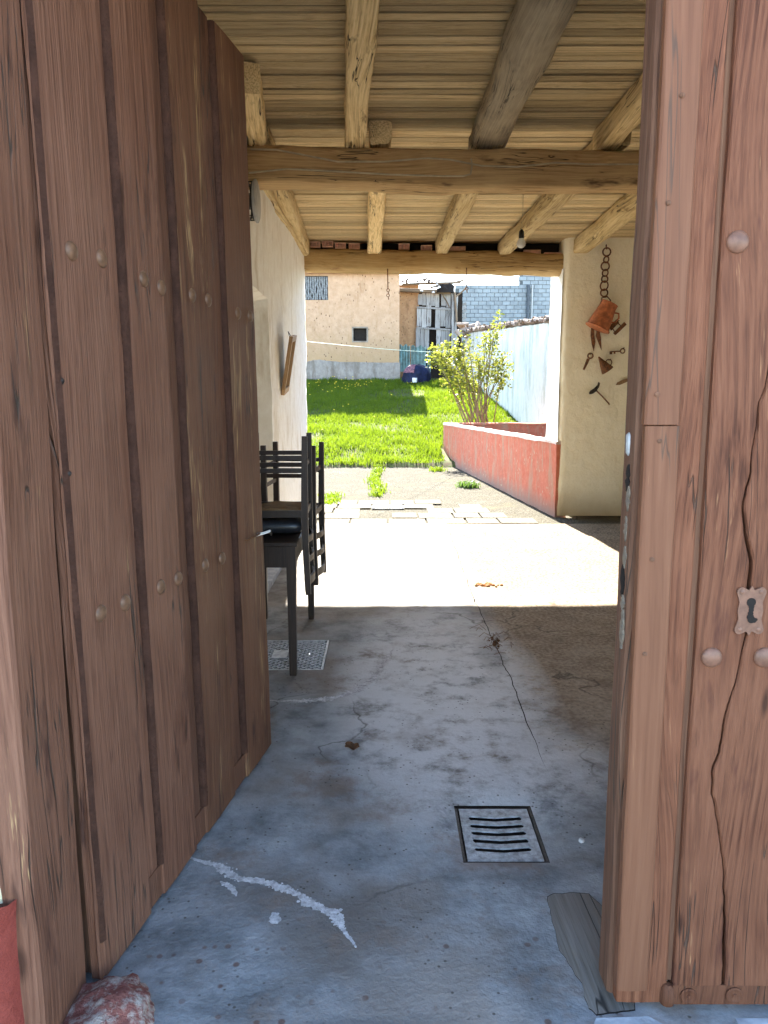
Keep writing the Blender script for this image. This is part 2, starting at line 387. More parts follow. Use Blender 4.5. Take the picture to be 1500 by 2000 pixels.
# floor material: worn concrete with dirt, damp and salt stains of their own shapes
def floor_mat():
    m, nt, b = mat_new("worn_concrete"); g = N(nt)
    co = g.coords(rnd=False); x, y, z = g.sep(co)
    big = g.noise(co, .9, 4, .6); med = g.noise(co, 4.2, 6, .68); fine = g.noise(co, 45, 3, .6); grit = g.noise(co, 190, 1, .6)
    c = g.ramp(med, [(.36, (.165,.170,.170)), (.5, (.285,.292,.290)), (.64, (.40,.405,.40))])
    c = g.mix(g.ramp(big, [(.45, 0.0), (.57, .65)]), c, (.30,.235,.18))
    # brown older slab to the right of the joint
    q = g.math('ADD', x, g.math('MULTIPLY', g.math('SUBTRACT', med, .5), .35))
    mr = g.n("MapRange"); g.l(q, mr.inputs[0]); mr.inputs[1].default_value = .60; mr.inputs[2].default_value = .78
    yy = g.n("MapRange"); g.l(g.math('ADD', y, g.math('MULTIPLY', g.math('SUBTRACT', big, .5), 1.5)), yy.inputs[0]); yy.inputs[1].default_value = 2.5; yy.inputs[2].default_value = 3.3
    br = g.math('MULTIPLY', mr.outputs[0], yy.outputs[0])
    old = g.ramp(g.math('ADD', g.math('MULTIPLY', med, .6), g.math('MULTIPLY', fine, .4)), [(.34, (.17,.128,.09)), (.5, (.37,.29,.21)), (.66, (.54,.44,.33))])
    c = g.mix(br, c, old)
    # pale, glossier patch along the middle of the left slab
    def blob(cx, cy, rx, ry):
        a = g.math('DIVIDE', g.math('SUBTRACT', x, cx), rx); bb = g.math('DIVIDE', g.math('SUBTRACT', y, cy), ry)
        d = g.math('ADD', g.math('MULTIPLY', a, a), g.math('MULTIPLY', bb, bb))
        k = g.n("MapRange"); g.l(d, k.inputs[0]); k.inputs[1].default_value = .15; k.inputs[2].default_value = 1.1; k.inputs[3].default_value = 1; k.inputs[4].default_value = 0
        return k.outputs[0]
    pat = g.ramp(g.noise(co, 5.5, 8, .72), [(.36, 0.0), (.52, 1.0)])
    pm = g.math('MULTIPLY', g.math('MAXIMUM', blob(.30, 3.9, .58, 1.6), g.math('MULTIPLY', blob(.45, 2.95, .55, .5), .7)), pat)
    c = g.mix(g.math('MULTIPLY', pm, .9), c, (.80,.80,.80))
    # damp dark patches
    dk = g.math('MULTIPLY', blob(.80, 2.75, .22, .28), g.ramp(med, [(.4, 0.0), (.6, .9)]))
    dk = g.math('MAXIMUM', dk, g.math('MULTIPLY', blob(.02, 4.75, .22, .2), g.ramp(med, [(.4, 0.0), (.55, .6)])))
    dk = g.math('MAXIMUM', dk, g.math('MULTIPLY', blob(.62, 4.3, .10, .35), .8))
    dk = g.math('MAXIMUM', dk, g.math('MULTIPLY', blob(-.30, 2.0, .5, .5), g.ramp(big, [(.4, .1), (.6, .55)])))
    dk = g.math('MAXIMUM', dk, g.math('MULTIPLY', blob(-.02, 1.62, .30, .09), g.ramp(med, [(.4, .2), (.6, .75)])))
    c = g.mix(dk, c, (.085,.082,.080))
    c = g.mix(g.ramp(g.noise(co, 2.4, 7, .7), [(.53, 0.0), (.63, .6)]), c, (.225,.158,.115))
    c = g.mix(g.math('MULTIPLY', pm, .6), c, (.72,.715,.70))
    # rust dots near the door, dark grit everywhere
    vr = g.vor(co, 20, 'F1'); nr = g.n("MapRange"); g.l(y, nr.inputs[0]); nr.inputs[1].default_value = 1.85; nr.inputs[2].default_value = 2.15; nr.inputs[3].default_value = 1; nr.inputs[4].default_value = 0
    rd = g.math('MULTIPLY', g.math('MULTIPLY', g.ramp(vr, [(.14, 1.0), (.22, 0.0)]), nr.outputs[0]), g.ramp(g.noise(co, 6, 2), [(.45, 0.0), (.55, 1.0)]))
    c = g.mix(g.math('MULTIPLY', rd, .8), c, (.13,.065,.045))
    vs = g.vor(co, 34, 'F1')
    c = g.mix(g.math('MULTIPLY', g.ramp(vs, [(.10, 1.0), (.18, 0.0)]), g.ramp(g.noise(co, 3.2, 3), [(.46, 0.0), (.56, .85)])), c, (.08,.065,.05))
    # sunlit stretch given its own darker floor colours, offsetting the sun's brightness
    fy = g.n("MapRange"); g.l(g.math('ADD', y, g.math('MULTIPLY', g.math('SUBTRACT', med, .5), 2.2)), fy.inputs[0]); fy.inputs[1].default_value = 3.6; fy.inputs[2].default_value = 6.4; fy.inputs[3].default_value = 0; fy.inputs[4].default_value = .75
    pale = g.mix(br, g.mix(g.ramp(med, [(.36, 0.0), (.56, 1.0)]), (.07,.064,.052), (.27,.255,.225)), g.mix(g.ramp(fine, [(.42, 0.0), (.58, 1.0)]), (.045,.035,.023), (.22,.185,.128)))  # the darker floor colours of the sunlit stretch
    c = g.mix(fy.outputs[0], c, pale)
    # hairline cracks
    cv = g.n("TexVoronoi", feature='DISTANCE_TO_EDGE'); wv = g.n("VectorMath", operation='ADD'); g.l(co, wv.inputs[0])
    nn = g.n("TexNoise"); g.l(co, nn.inputs["Vector"]); nn.inputs["Scale"].default_value = 3; nn.inputs["Detail"].default_value = 6
    sv = g.n("VectorMath", operation='SCALE'); g.l(nn.outputs[1], sv.inputs[0]); sv.inputs["Scale"].default_value = .5; g.l(sv.outputs[0], wv.inputs[1])
    g.l(wv.outputs[0], cv.inputs["Vector"]); cv.inputs["Scale"].default_value = .75
    ck = g.math('MULTIPLY', g.ramp(cv.outputs[0], [(.002, 1.0), (.006, 0.0)]), g.ramp(g.noise(co, 1.1, 2), [(.48, 0.0), (.56, 1.0)]))
    c = g.mix(g.math('MULTIPLY', ck, .7), c, (.06,.05,.04))
    c = g.mix(g.math('MULTIPLY', grit, .22), c, (.12,.11,.10))
    g.l(c, b.inputs["Base Color"])
    rr = g.n("MapRange"); g.l(med, rr.inputs[0]); rr.inputs[3].default_value = .62; rr.inputs[4].default_value = .9
    g.l(g.math('MAXIMUM', rr.outputs[0], g.math('MULTIPLY', br, .9)), b.inputs["Roughness"]); g.l(g.math('ADD', g.math('MULTIPLY', pm, .40), .03), b.inputs["Specular IOR Level"])
    h = g.noise(co, 30, 4, .68)
    g.bump(h, .55, .012, b)
    return m
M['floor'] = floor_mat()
def yard_mat():
    m, nt, b = mat_new("gravelly_concrete"); g = N(nt)
    co = g.coords(rnd=False); v = g.vor(co, 38, 'F1'); n1 = g.noise(co, 2, 5); n2 = g.noise(co, 90, 3)
    c = g.ramp(g.math('ADD', g.math('MULTIPLY', v, .8), g.math('MULTIPLY', n1, .5)), [(.2, (.17,.16,.13)), (.7, (.07,.064,.048))])
    c = g.mix(g.ramp(n1, [(.55, 0.0), (.7, .6)]), c, (.13,.12,.075))
    g.l(c, b.inputs["Base Color"]); b.inputs["Roughness"].default_value = .95; b.inputs["Specular IOR Level"].default_value = .03
    g.bump(g.math('SUBTRACT', g.math('MULTIPLY', n2, .4), v), .8, .02, b); return m
M['yard'] = yard_mat()

# ------------------------------------------------------------------ ground
def ground_z(x, y):
    if y < 15.5: return 0.0
    t = y - 15.5
    z = 0.03 + 0.149 * t * min(1, .35 + t * .5) + .05 * fbm((x*.5, y*.5, 3.1))
    return max(0.0, min(z, 1.95))
def grid(xs, ys, zf, skip=None):
    mb = MB(); nx = len(xs)
    for y in ys:
        for x in xs: mb.v.append((x, y, zf(x, y)))
    for j in range(len(ys)-1):
        for i in range(nx-1):
            cx, cy = (xs[i]+xs[i+1])/2, (ys[j]+ys[j+1])/2
            if skip and skip(cx, cy): continue
            mb.f.append((j*nx+i, j*nx+i+1, (j+1)*nx+i+1, (j+1)*nx+i))
    return mb
def lin(a, b, n): return [a + (b-a)*i/n for i in range(n+1)]
tag(MB().add([(-900,-900,-.16),(900,-900,-.16),(900,900,-.16),(-900,900,-.16)], [(0,1,2,3)]).build("ground", M['street']), kind="structure")
tag(MB().box((-40,-14,-.14),(40,1.30,-.03)).build("street", M['street']), kind="structure")  # unseen street, pale to bounce sunlight into the passage

seam_px = [(875,1030),(900,1100),(918,1150),(940,1200),(962,1250),(985,1300),(1010,1360),(1042,1440),(1060,1490)]
seam = sorted([(at_z(*p).y, at_z(*p).x) for p in seam_px])
def seam_x(y):
    ys = [a for a, _ in seam]; xs = [b for _, b in seam]
    return float(np.interp(y, ys, xs)) + .012*mn.noise(Vector((y*6, 1.7, 0))) + .006*mn.noise(Vector((y*25, 4.7, 0)))
def seam_gap(y):
    return .004 * max(0, min(1, (y-2.9)/.6)) * (.6 + .8*abs(mn.noise(Vector((y*9, 8.1, 0)))))
G1 = (.262, .548, 2.325, 2.675)          # drain grate hole
P0, P1 = at_z(512,1250), at_z(634,1309)
MH = (-.885, -.335, P1.y, P0.y)          # manhole
Q0, Q1 = at_z(650,1047), at_z(724,1069)
MH2 = (-.50, -.14, Q1.y, Q0.y)
holes = [G1, MH, MH2]
def in_hole(x, y): return any(a < x < b and c < y < d for a, b, c, d in holes)
def floor_z(x, y):
    z = .004*fbm((x*.9, y*.9, 0), 4)
    for a, b, c, d in (G1,):                       # mortar worn down around the grate
        dd = max(a-x, x-b, c-y, y-d)
        if dd < .06: z -= .010*(1 - max(dd, 0)/.06)
    return z
YS = sorted(set([1.30 + .05*i for i in range(151)] + [h for q in holes for h in q[2:]]))
YS = [y for y in YS if y <= 8.82]
fl = tag(MB().box((-3.2,1.30,-.13),(4.65,8.82,-.06)).build("floor", M['gapdark']), kind="structure")
XL = sorted(set([-1.15 + .05*i for i in range(35)] + [h for q in holes for h in q[:2]])); XL = [x for x in XL if x < .60]
mb = MB(); nx = len(XL) + 1
for y in YS:
    for x in XL: mb.v.append((x, y, floor_z(x, y)))
    s_ = seam_x(y) - seam_gap(y); mb.v.append((s_, y, floor_z(s_, y)))
for j in range(len(YS)-1):
    for i in range(nx-1):
        x0 = XL[i]; x1 = XL[i+1] if i+1 < len(XL) else .7
        if in_hole((x0+x1)/2, (YS[j]+YS[j+1])/2): continue
        mb.f.append((j*nx+i, j*nx+i+1, (j+1)*nx+i+1, (j+1)*nx+i))
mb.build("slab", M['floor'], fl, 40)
XR = lin(.80, 4.62, 60); mb = MB(); nx = len(XR) + 1
for y in YS:
    s_ = seam_x(y) + seam_gap(y); mb.v.append((s_, y, floor_z(s_, y) - .0015*max(0, min(1, y-3))))
    for x in XR: mb.v.append((x, y, floor_z(x, y) - .0015*max(0, min(1, y-3))))
for j in range(len(YS)-1):
    for i in range(nx-1): mb.f.append((j*nx+i, j*nx+i+1, (j+1)*nx+i+1, (j+1)*nx+i))
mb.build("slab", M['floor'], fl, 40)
# raised salt crusts left by the sweep of the gate
def crust(px_pts, wd, per_m, seed):
    P = [at_z(*p) for p in px_pts]; mb = MB(); rs = random.Random(seed); tot = sum((P[i+1]-P[i]).length for i in range(len(P)-1)); s0 = 0
    for i in range(len(P)-1):
        L = (P[i+1]-P[i]).length; t = (P[i+1]-P[i]).normalized(); a = Vector((t.y, -t.x, 0))
        for k in range(int(L*per_m)):
            u = rs.random(); e = (s0 + u*L)/tot; e = min(1, 5*e, 5*(1-e)) * (.55 + .9*abs(mn.noise(Vector(((s0+u*L)*9, seed, 0)))))
            q = P[i] + t*(u*L) + a*(rs.gauss(0, wd*.42)*e + .014*mn.noise(Vector(((s0+u*L)*11, seed, 4))))
            r = rs.uniform(.0015, .0065)*(.5+.6*e); n = 7; z = floor_z(q.x, q.y) + rs.uniform(.0002, .0007); a0 = rs.random()*6
            mb.poly([(q.x + r*rs.uniform(.55,1.3)*math.cos(a0+6.283*m/n), q.y + r*rs.uniform(.55,1.5)*math.sin(a0+6.283*m/n), z) for m in range(n)], (0,0,-.004))
        s0 += L
    tag(mb.build("salt_crust", M['crust'], fl), kind="stuff")
crust([(362,1672),(420,1690),(470,1715),(540,1730),(600,1757),(650,1790),(680,1822),(695,1852)], .021, 3000, 3)
crust([(430,1722),(450,1735),(462,1750)], .012, 1800, 6)
crust([(528,1368),(590,1369),(650,1364),(695,1350),(730,1325),(748,1296),(768,1268)], .036, 2200, 4)
crust([(532,1784),(540,1790),(546,1802)], .018, 6000, 5)

# paved strip in front of the yard, then rough concrete up to the lawn
RW0, RW1 = Vector((2.10, 9.36)), Vector((1.30, 17.1))      # red wall foot
def redx(y): return RW0.x + (RW1.x-RW0.x)*(y-RW0.y)/(RW1.y-RW0.y)
yard = tag(grid(lin(-6, 9, 60), lin(8.82, 15.7, 40), lambda x, y: -.022 + .006*fbm((x, y, 4))).build("yard", M['yard'], None, 40), kind="structure")
random.seed(21)
y = 8.84; tm = [MB().box((0,0,-.03),(1,1,0)).mesh("tile%d" % k) for k in range(1)][0]; tm.materials.append(M['tile_pave'])
row = 0
while y < 10.55:
    h = .38 + random.uniform(-.02, .03); x = -1.0 - random.random()*.3
    while x < 2.0:
        wd = .36 + random.uniform(-.05, .12)
        lim = min(1.86, 1.98 - (y-8.8)*.52)
        if x + wd < lim + .1 and not (abs(x+wd/2-.02) < .22 and 9.45 < y+h/2 < 10.0) and random.random() > (.03 if row < 2 else .22):
            t = link("tile", tm, None, yard); t.location = (x+.005, y+.005, .001 + random.uniform(-.006, .003)); t.scale = (wd-.026, h-.026, 1)
            t.rotation_euler = (random.uniform(-.004,.004), random.uniform(-.004,.004), random.uniform(-.01,.01))
        x += wd
    y += h; row += 1

# lawn: sloping ground, then blades
lawn = tag(grid(lin(-14, 16, 90), lin(15.45, 45, 100), lambda x, y: ground_z(x, y) - (.12 if y < 15.5 else 0)).build("lawn", M['soil'], None, 60), kind="structure")
rng = np.random.default_rng(5)
def blades(n, xr, yr, hmin, hmax, keep, name, mat, lean=.5, wdt=.006):
    V = []; F = []
    c = 0
    for _ in range(n):
        x = rng.uniform(*xr); y_ = rng.uniform(*yr)
        if not keep(x, y_): continue
        z = ground_z(x, y_) - .01
        d = mn.noise(Vector((x*1.3, y_*1.3, 7)))
        h = (hmin + (hmax-hmin)*rng.random()**1.5) * (1 + .7*d)
        a = rng.uniform(0, 6.283); l = rng.uniform(.1, lean)*h; b = rng.uniform(0, 6.283)
        wx, wy = math.cos(a)*wdt, math.sin(a)*wdt; lx, ly = math.cos(b)*l, math.sin(b)*l
        V += [(x-wx, y_-wy, z), (x+wx, y_+wy, z), (x+wx*.8+lx*.35, y_+wy*.8+ly*.35, z+h*.6), (x-wx*.8+lx*.35, y_-wy*.8+ly*.35, z+h*.6), (x+lx, y_+ly, z+h)]
        F += [(c, c+1, c+2, c+3), (c+3, c+2, c+4)]; c += 5
    me = bpy.data.meshes.new(name); me.from_pydata(V, [], F); me.update()
    return link(name, me, mat)
def keep_lawn(x, y_):
    if x > 1.25 and y_ < 17.25: return False
    edge = 15.60 + .20*mn.noise(Vector((x*1.7, 0, 0))) + .10*mn.noise(Vector((x*6.5, 3, 0)))
    if y_ < edge: return False
    bare = (x-.75)**2/.40 + (y_-25.0)**2/1.4
    thin = mn.noise(Vector((x*.8, y_*.8, 21)))
    return not ((bare < 1 and rng.random() < .75) or (thin > .28 and rng.random() < .6))
g_ = blades(125000, (-4.2, 4.2), (15.4, 28.0), .05, .15, keep_lawn, "grass", M['grass'], .7, .007)
tag(g_, "bright green grass of the lawn behind the passage", "grass", kind="stuff")
def tuft(pts, n, hh, spread, name, label):
    V = []; F = []; c = 0
    for p in pts:
        for _ in range(n):
            x = p.x + rng.normal(0, spread); y_ = p.y + rng.normal(0, spread*1.6); z = p.z
            h = hh*(.4+.8*rng.random()); a = rng.uniform(0, 6.28); l = rng.uniform(.2, .9)*h; b = rng.uniform(0, 6.28)
            wx, wy = math.cos(a)*.007, math.sin(a)*.007; lx, ly = math.cos(b)*l, math.sin(b)*l
            V += [(x-wx, y_-wy, z), (x+wx, y_+wy, z), (x+wx+lx*.4, y_+wy+ly*.4, z+h*.7), (x-wx+lx*.4, y_-wy+ly*.4, z+h*.7), (x+lx, y_+ly, z+h*.9)]
            F += [(c, c+1, c+2, c+3), (c+3, c+2, c+4)]; c += 5
    me = bpy.data.meshes.new(name); me.from_pydata(V, [], F); me.update(); o = link(name, me, M['grass']); tag(o, label, "weeds", kind="stuff")
    return o
tuft([at_z(735 + 5*math.sin(i), 968 - i*6, -.02) for i in range(10)], 90, .09, .05, "weed_clump", "strip of yellow-green weeds growing through a joint of the rough concrete yard")
tuft([at_z(646+(i%2)*6, 985 - i*5, -.02) for i in range(4)], 70, .08, .06, "weed_clump", "small weeds beside the pale tiles next to the stacked chairs")
tuft([at_z(x_, 920, -.02) for x_ in (850, 856)], 60, .10, .06, "weed_clump", "weeds at the far foot of the red wall")
o = tuft([at_z(908 + 8*i, 952, -.02) for i in range(3)], 100, .11, .05, "weed_clump", "dark green weed growing at the middle of the red wall's foot")
o.data.materials[0] = M['weed']
# dandelions
mb = MB()
for _ in range(60):
    px = random.gauss(660, 42) if random.random() < .75 else random.uniform(600, 880); yv = random.gauss(26.6, .8) if random.random() < .8 else random.uniform(17, 26)
    yv = min(yv, 27.8); x = (px-750)/FPX*yv; z = ground_z(x, yv) + random.uniform(.08, .17)
    mb.lathe((x, yv, z), (random.uniform(-.3,.3), -.4, 1), [(.002,0), (.019,.004), (.022,.012), (.01,.018)], 7)
tag(mb.build("dandelions", M['dandelion']), "yellow dandelion flowers scattered over the far lawn", "flowers", kind="stuff")

# ------------------------------------------------------------------ gateway building
bld = tag(empty("gateway_building", (0, 1.8, 0)), "timber-roofed gateway building with whitewashed side wall and plank ceiling", "building")
BO = Vector((0, 1.8, 0))
def into(o, parent=bld, off=BO):
    o.parent = parent; o.location = Vector(o.location) - off; return o
def bpart(mb, name, mat, smooth=None):
    return into(mb.build(name, mat, None, smooth))

def wall_path(pts, z0, z1, name, mat, amp=.010, step=.06, recess=None, rnd=.03, seed=0.0):
    P = [Vector(p) for p in pts]; S = []
    for i in range(len(P)-1):
        d = P[i+1]-P[i]; n = max(2, int(d.length/step)); nrm = Vector((d.y, -d.x)).normalized()
        for k in range(n + (1 if i == len(P)-2 else 0)):
            q = P[i] + d*(k/n); nn = nrm
            if k == 0 and i > 0:
                d0 = P[i]-P[i-1]; nn = (nrm + Vector((d0.y, -d0.x)).normalized()).normalized(); q = q - nn*rnd
            S.append((q, nn))
    nz = max(2, int((z1-z0)/step)); mb = MB()
    for j in range(nz+1):
        z = z0 + (z1-z0)*j/nz
        for q, nn in S:
            p = Vector((q.x, q.y, z + seed))
            dd = amp*1.6*fbm(p*1.1, 3) + amp*.8*fbm(p*4.5, 3) + amp*.25*mn.noise(p*17)
            if recess: dd += recess(q, z)
            mb.v.append((q.x + nn.x*dd, q.y + nn.y*dd, z))
    n = len(S)
    for j in range(nz):
        for i in range(n-1): mb.f.append((j*n+i, j*n+i+1, (j+1)*n+i+1, (j+1)*n+i))
    return bpart(mb, name, mat, 60)
YL = 9.66
# long whitewashed wall on the left with a recessed doorway
def rec(q, z):
    return -.20 if (4.45 < q.y < 6.52 and z < 2.24 and q.x > -1.2) else 0.0
wall_path([(-.95, 1.95), (-.95, YL), (-1.6, YL)][::1], 0, 3.34, "side_wall", M['white_wall'], .010, .05, lambda q, z: rec(q, z), .035)
for o in list(bld.children):                    # face the room: outward normal of path (d.y,-d.x) = +x
    pass
bpart(MB().box((-1.148, 4.5, 0), (-1.128, 6.48, 2.2)), "doorway_panel", M['cream_flat'])
bpart(MB().box((-1.13, 4.5, 0), (-.885, 6.47, .045)), "doorway_step", M['sill'])
# end wall on the right of the yard opening (returns through the opening)
wall_path([(2.12, 10.12), (2.12, 9.36), (4.66, 9.36)][::-1][::-1], 0, 3.34, "end_wall", M['cream_wall'], .010, .05, None, .03, 3.0)
jw = wall_path([(2.125, 10.14), (2.112, 9.40)], .9, 2.95, "jamb_whitewash", M['jamb_white'], .006, .06, None, .0, 5.0)
wall_path([(4.62, 9.4), (4.62, 1.95)][::1], 0, 3.34, "side_wall", M['white_wall'], .010, .12, None, .03, 9.0)
bpart(MB().box((4.66, 1.9, 0), (4.95, 10.14, 3.4)).box((2.3, 9.6, 0), (4.66, 10.12, 3.4)).box((-1.62, 1.62, 0), (-1.2, 9.6, 3.4)), "wall_core", M['mortar'])
# street front: wall left and right of the gate and above it
bpart(MB().box((-6, 1.60, 0), (-.905, 2.0, 3.70)).box((2.10, 1.60, 0), (8, 2.0, 3.70)).box((-.905, 1.60, 2.98), (2.10, 2.0, 3.70)), "front_wall", M['street_wall'])
wall_path([(-3.5, 1.515), (-.822, 1.515), (-.822, 1.60)], .42, 3.70, "front_plaster", M['street_wall'], .007, .06, None, .02, 2.0)
wall_path([(-3.5, 1.505), (-.812, 1.505), (-.812, 1.60)], 0, .43, "red_plinth", M['red_paint'], .010, .04, None, .02, 4.0)
# gate frame
def post_loft(x0, x1, y0, y1, z0, z1, seed, ch=.008, amp=.003, n=40):
    rings = []
    for i in range(n+1):
        z = z0 + (z1-z0)*i/n; r = []
        for x, y in ((x0+ch,y0),(x1-ch,y0),(x1,y0+ch),(x1,y1-ch),(x1-ch,y1),(x0+ch,y1),(x0,y1-ch),(x0,y0+ch)):
            r.append((x + amp*mn.noise(Vector((x*9, z*3, seed))), y + amp*mn.noise(Vector((y*9, z*3, seed+5))), z))
        rings.append(r)
    return MB().loft(rings)
bpart(post_loft(-.905, -.768, 1.53, 1.775, 0, 2.95, 1.0), "gate_frame", M['paint'], 40)
bpart(post_loft(2.02, 2.15, 1.58, 1.80, 0, 2.95, 2.0), "gate_frame", M['paint'], 40)
bpart(MB().box((-.90, 1.56, 2.84), (2.1, 1.80, 2.98)), "gate_head", M['paint'])
# unseen roof above the ceiling, kept low to let sunlit street bounce in
roof = MB(); roof.add([(-1.75,1.3,3.72),(5.1,1.3,3.72),(5.1,10.22,3.40),(-1.75,10.22,3.40),(-1.75,1.3,3.84),(5.1,1.3,3.84),(5.1,10.25,3.54),(-1.75,10.25,3.54)],
    [(0,1,2,3),(4,5,6,7),(0,1,5,4),(1,2,6,5),(2,3,7,6),(3,0,4,7)])
bpart(roof, "roof", M['roof'])  # unseen roof, kept low for the street bounce
bpart(MB().box((-1.62, 1.9, 3.335), (4.95, 10.14, 3.39)).box((-1.62, 1.95, 3.39), (-1.5, 10.0, 3.42)).box((4.85, 1.95, 3.39), (4.95, 10.0, 3.42)), "ceiling_deck", M['gapdark'])
# ceiling boards, one by one, laid across the passage
ceil = into(MB().box((-1.2, 1.98, 3.318), (4.64, 9.85, 3.334)).build("ceiling", M['gapdark']))
random.seed(3)
bmeshes = []
for k in range(7):
    rings = []; n = 10
    for i in range(n+1):
        t = i/n; e0 = .035*mn.noise(Vector((t*4, k*3.3, 0))); e1 = .035*mn.noise(Vector((t*4, k*3.3, 9))); zz = .12*mn.noise(Vector((t*3, k*2.2, 4)))
        rings.append([(t, -.5+e0, zz), (t, -.47+e0, zz-.06), (t, .47+e1, zz-.06+.12*mn.noise(Vector((t*2, k, 6)))), (t, .5+e1, zz), (t, .5+e1, 1), (t, -.5+e0, 1)])
    me = MB().loft(rings).mesh("board%d" % k, 30); me.materials.append(M['board']); bmeshes.append(me)
def boards(y0, y1, wmin, wmax, z):
    y = y0
    while y < y1:
        wd = random.uniform(wmin, wmax); x = -1.18
        cuts = sorted(random.sample([-.15, .75, 1.7, 2.6, 3.5], random.choice((1, 1, 2)))) + [4.62]
        for cx in cuts:
            o = link("board", random.choice(bmeshes), None, ceil)
            o.location = (x+.002, y + wd/2 - 0, z + random.uniform(-.004, .003)); o.location -= Vector(ceil.location) + BO*0 - Vector(ceil.location)
            o.scale = (cx-x-.004, wd-random.choice((.003, .004, .006, .010, .016)), .020)
            o.rotation_euler = (random.uniform(-.010, .010), 0, random.uniform(-.0022, .0022))
            x = cx
        y += wd
ceil.location = Vector((0, 0, 0)) - BO
boards(2.0, 4.62, .058, .115, 3.283)
boards(4.64, 5.5, .07, .13, 3.270)
boards(5.5, 9.80, .07, .135, 3.288)

def timber(name, p, q, wd, ht, mat, rnd=.5, bend=.01, amp=.012, seed=0.0, n=26, m=20, taper=0.0, parent=bld):
    """hewn or round timber: local X runs along its length"""
    p = Vector(p); q = Vector(q); d = q - p; L = d.length; rings = []
    for i in range(n+1):
        t = i/n; r = []
        by = bend*math.sin(math.pi*t)*mn.noise(Vector((seed, 3, 1)))*2; bz = bend*.6*mn.noise(Vector((t*2.2, seed, 8)))
        k = 1 - taper*t
        for j in range(m):
            a = 2*math.pi*j/m; c_, s_ = math.cos(a), math.sin(a)
            e = 2/(2 + 6*(1-rnd))
            yy = math.copysign(abs(c_)**e, c_)*wd/2*k; zz = math.copysign(abs(s_)**e, s_)*ht/2*k
            P_ = Vector((t*L*1.6, yy*7, zz*7 + seed))
            f = 1 + (amp/(.5*min(wd, ht)))*(fbm(P_, 3)*.8 + .35*mn.noise(P_*3.3))
            end = .006*mn.noise(Vector((yy*40, zz*40, seed))) if i in (0, n) else 0
            r.append((t*L + end, yy*f + by, zz*f + bz))
        rings.append(r)
    o = MB().loft(rings).build(name, mat, None, 50)
    x = d.normalized(); yv = Vector((0,0,1)).cross(x).normalized(); zv = x.cross(yv)
    o.matrix_world = Matrix.Translation(p) @ Matrix((x, yv, zv)).transposed().to_4x4()
    mw = o.matrix_world.copy(); o.parent = parent; o.matrix_parent_inverse = Matrix.Identity(4)
    off = BO if parent is bld else Vector((0,0,0))
    o.matrix_basis = Matrix.Translation(-off) @ mw
    return o
def on_line(a, b, y):
    t = (y-a.y)/(b.y-a.y); return a + (b-a)*t
B1Y = 5.45
timber("cross_beam", (-1.15, B1Y, 3.012), (4.7, B1Y, 2.925),   .24, .245, M['beam'], .35, .05, .020, 1.0, 60, 24)
timber("lintel_beam", (-1.3, 9.62, 3.065), (2.42, 9.62, 3.02), .30, .26, M['lintel'], .75, .04, .022, 4.4, 50, 24)
ZR = 3.10
def rafter(pa, pb, y0, y1, wd, ht, mat, rnd, seed, z0=ZR, z1=ZR, amp=.010):
    a = at_z(pa[0], pa[1], z0); b = at_z(pb[0], pb[1], z1)
    s_, e_ = on_line(a, b, y0), on_line(a, b, y1); s_.z = z0 + ht/2; e_.z = z1 + ht/2
    return timber("rafter", s_, e_, wd, ht, mat, rnd, .035, amp*1.4, seed, 46, 20)
# front bay
rafter((488,180), (502,275), at_z(490,186,ZR).y, 5.52, .12, .17, M['rafter'], .3, 11.0)
rafter((711,0), (694,285), 2.0, 5.58, .135, .165, M['rafter'], .35, 12.0)
rafter((1092,0), (958,290), 2.0, 5.60, .245, .20, M['log'], .95, 13.0, amp=.016)
rafter((1262,212), (1186,296), 2.0, 5.56, .135, .165, M['rafter'], .3, 14.0)
timber("rafter", (2.75, 2.0, 3.19), (2.55, 5.55, 3.19), .14, .17, M['rafter'], .3, seed=15.0)
timber("rafter", (3.75, 2.0, 3.19), (3.6, 5.55, 3.19), .14, .17, M['rafter'], .3, seed=16.0)
# back bay
rafter((541,368), (586,478), 5.36, 9.60, .13, .16, M['rafter'], .3, 21.0, 3.115, 3.12)
rafter((738,378), (731,495), 5.36, 9.58, .15, .155, M['rafter'], .45, 22.0, 3.115, 3.13, .016)
rafter((918,382), (862,498), 5.36, 9.56, .15, .16, M['rafter'], .35, 23.0, 3.115, 3.12)
rafter((1108,382), (984,500), 5.36, 9.56, .15, .16, M['rafter'], .35, 24.0, 3.115, 3.115)
rafter((1232,420), (1124,503), 5.36, 9.56, .17, .17, M['rafter'], .3, 25.0, 3.11, 3.11)
timber("rafter", (3.15, 5.36, 3.19), (3.4, 9.58, 3.19), .15, .17, M['rafter'], .3, seed=26.0)
timber("rafter", (4.1, 5.36, 3.19), (4.2, 9.58, 3.19), .15, .17, M['rafter'], .3, seed=27.0)
timber("wall_plate", (-.955, 5.6, 3.12), (-.955, 9.64, 3.15), .10, .10, M['rafter'], .3, seed=28.0)
bpart(MB().box((-.99, 9.50, 2.945), (-.925, 9.60, 3.07)), "packing_block", M['rafter'])
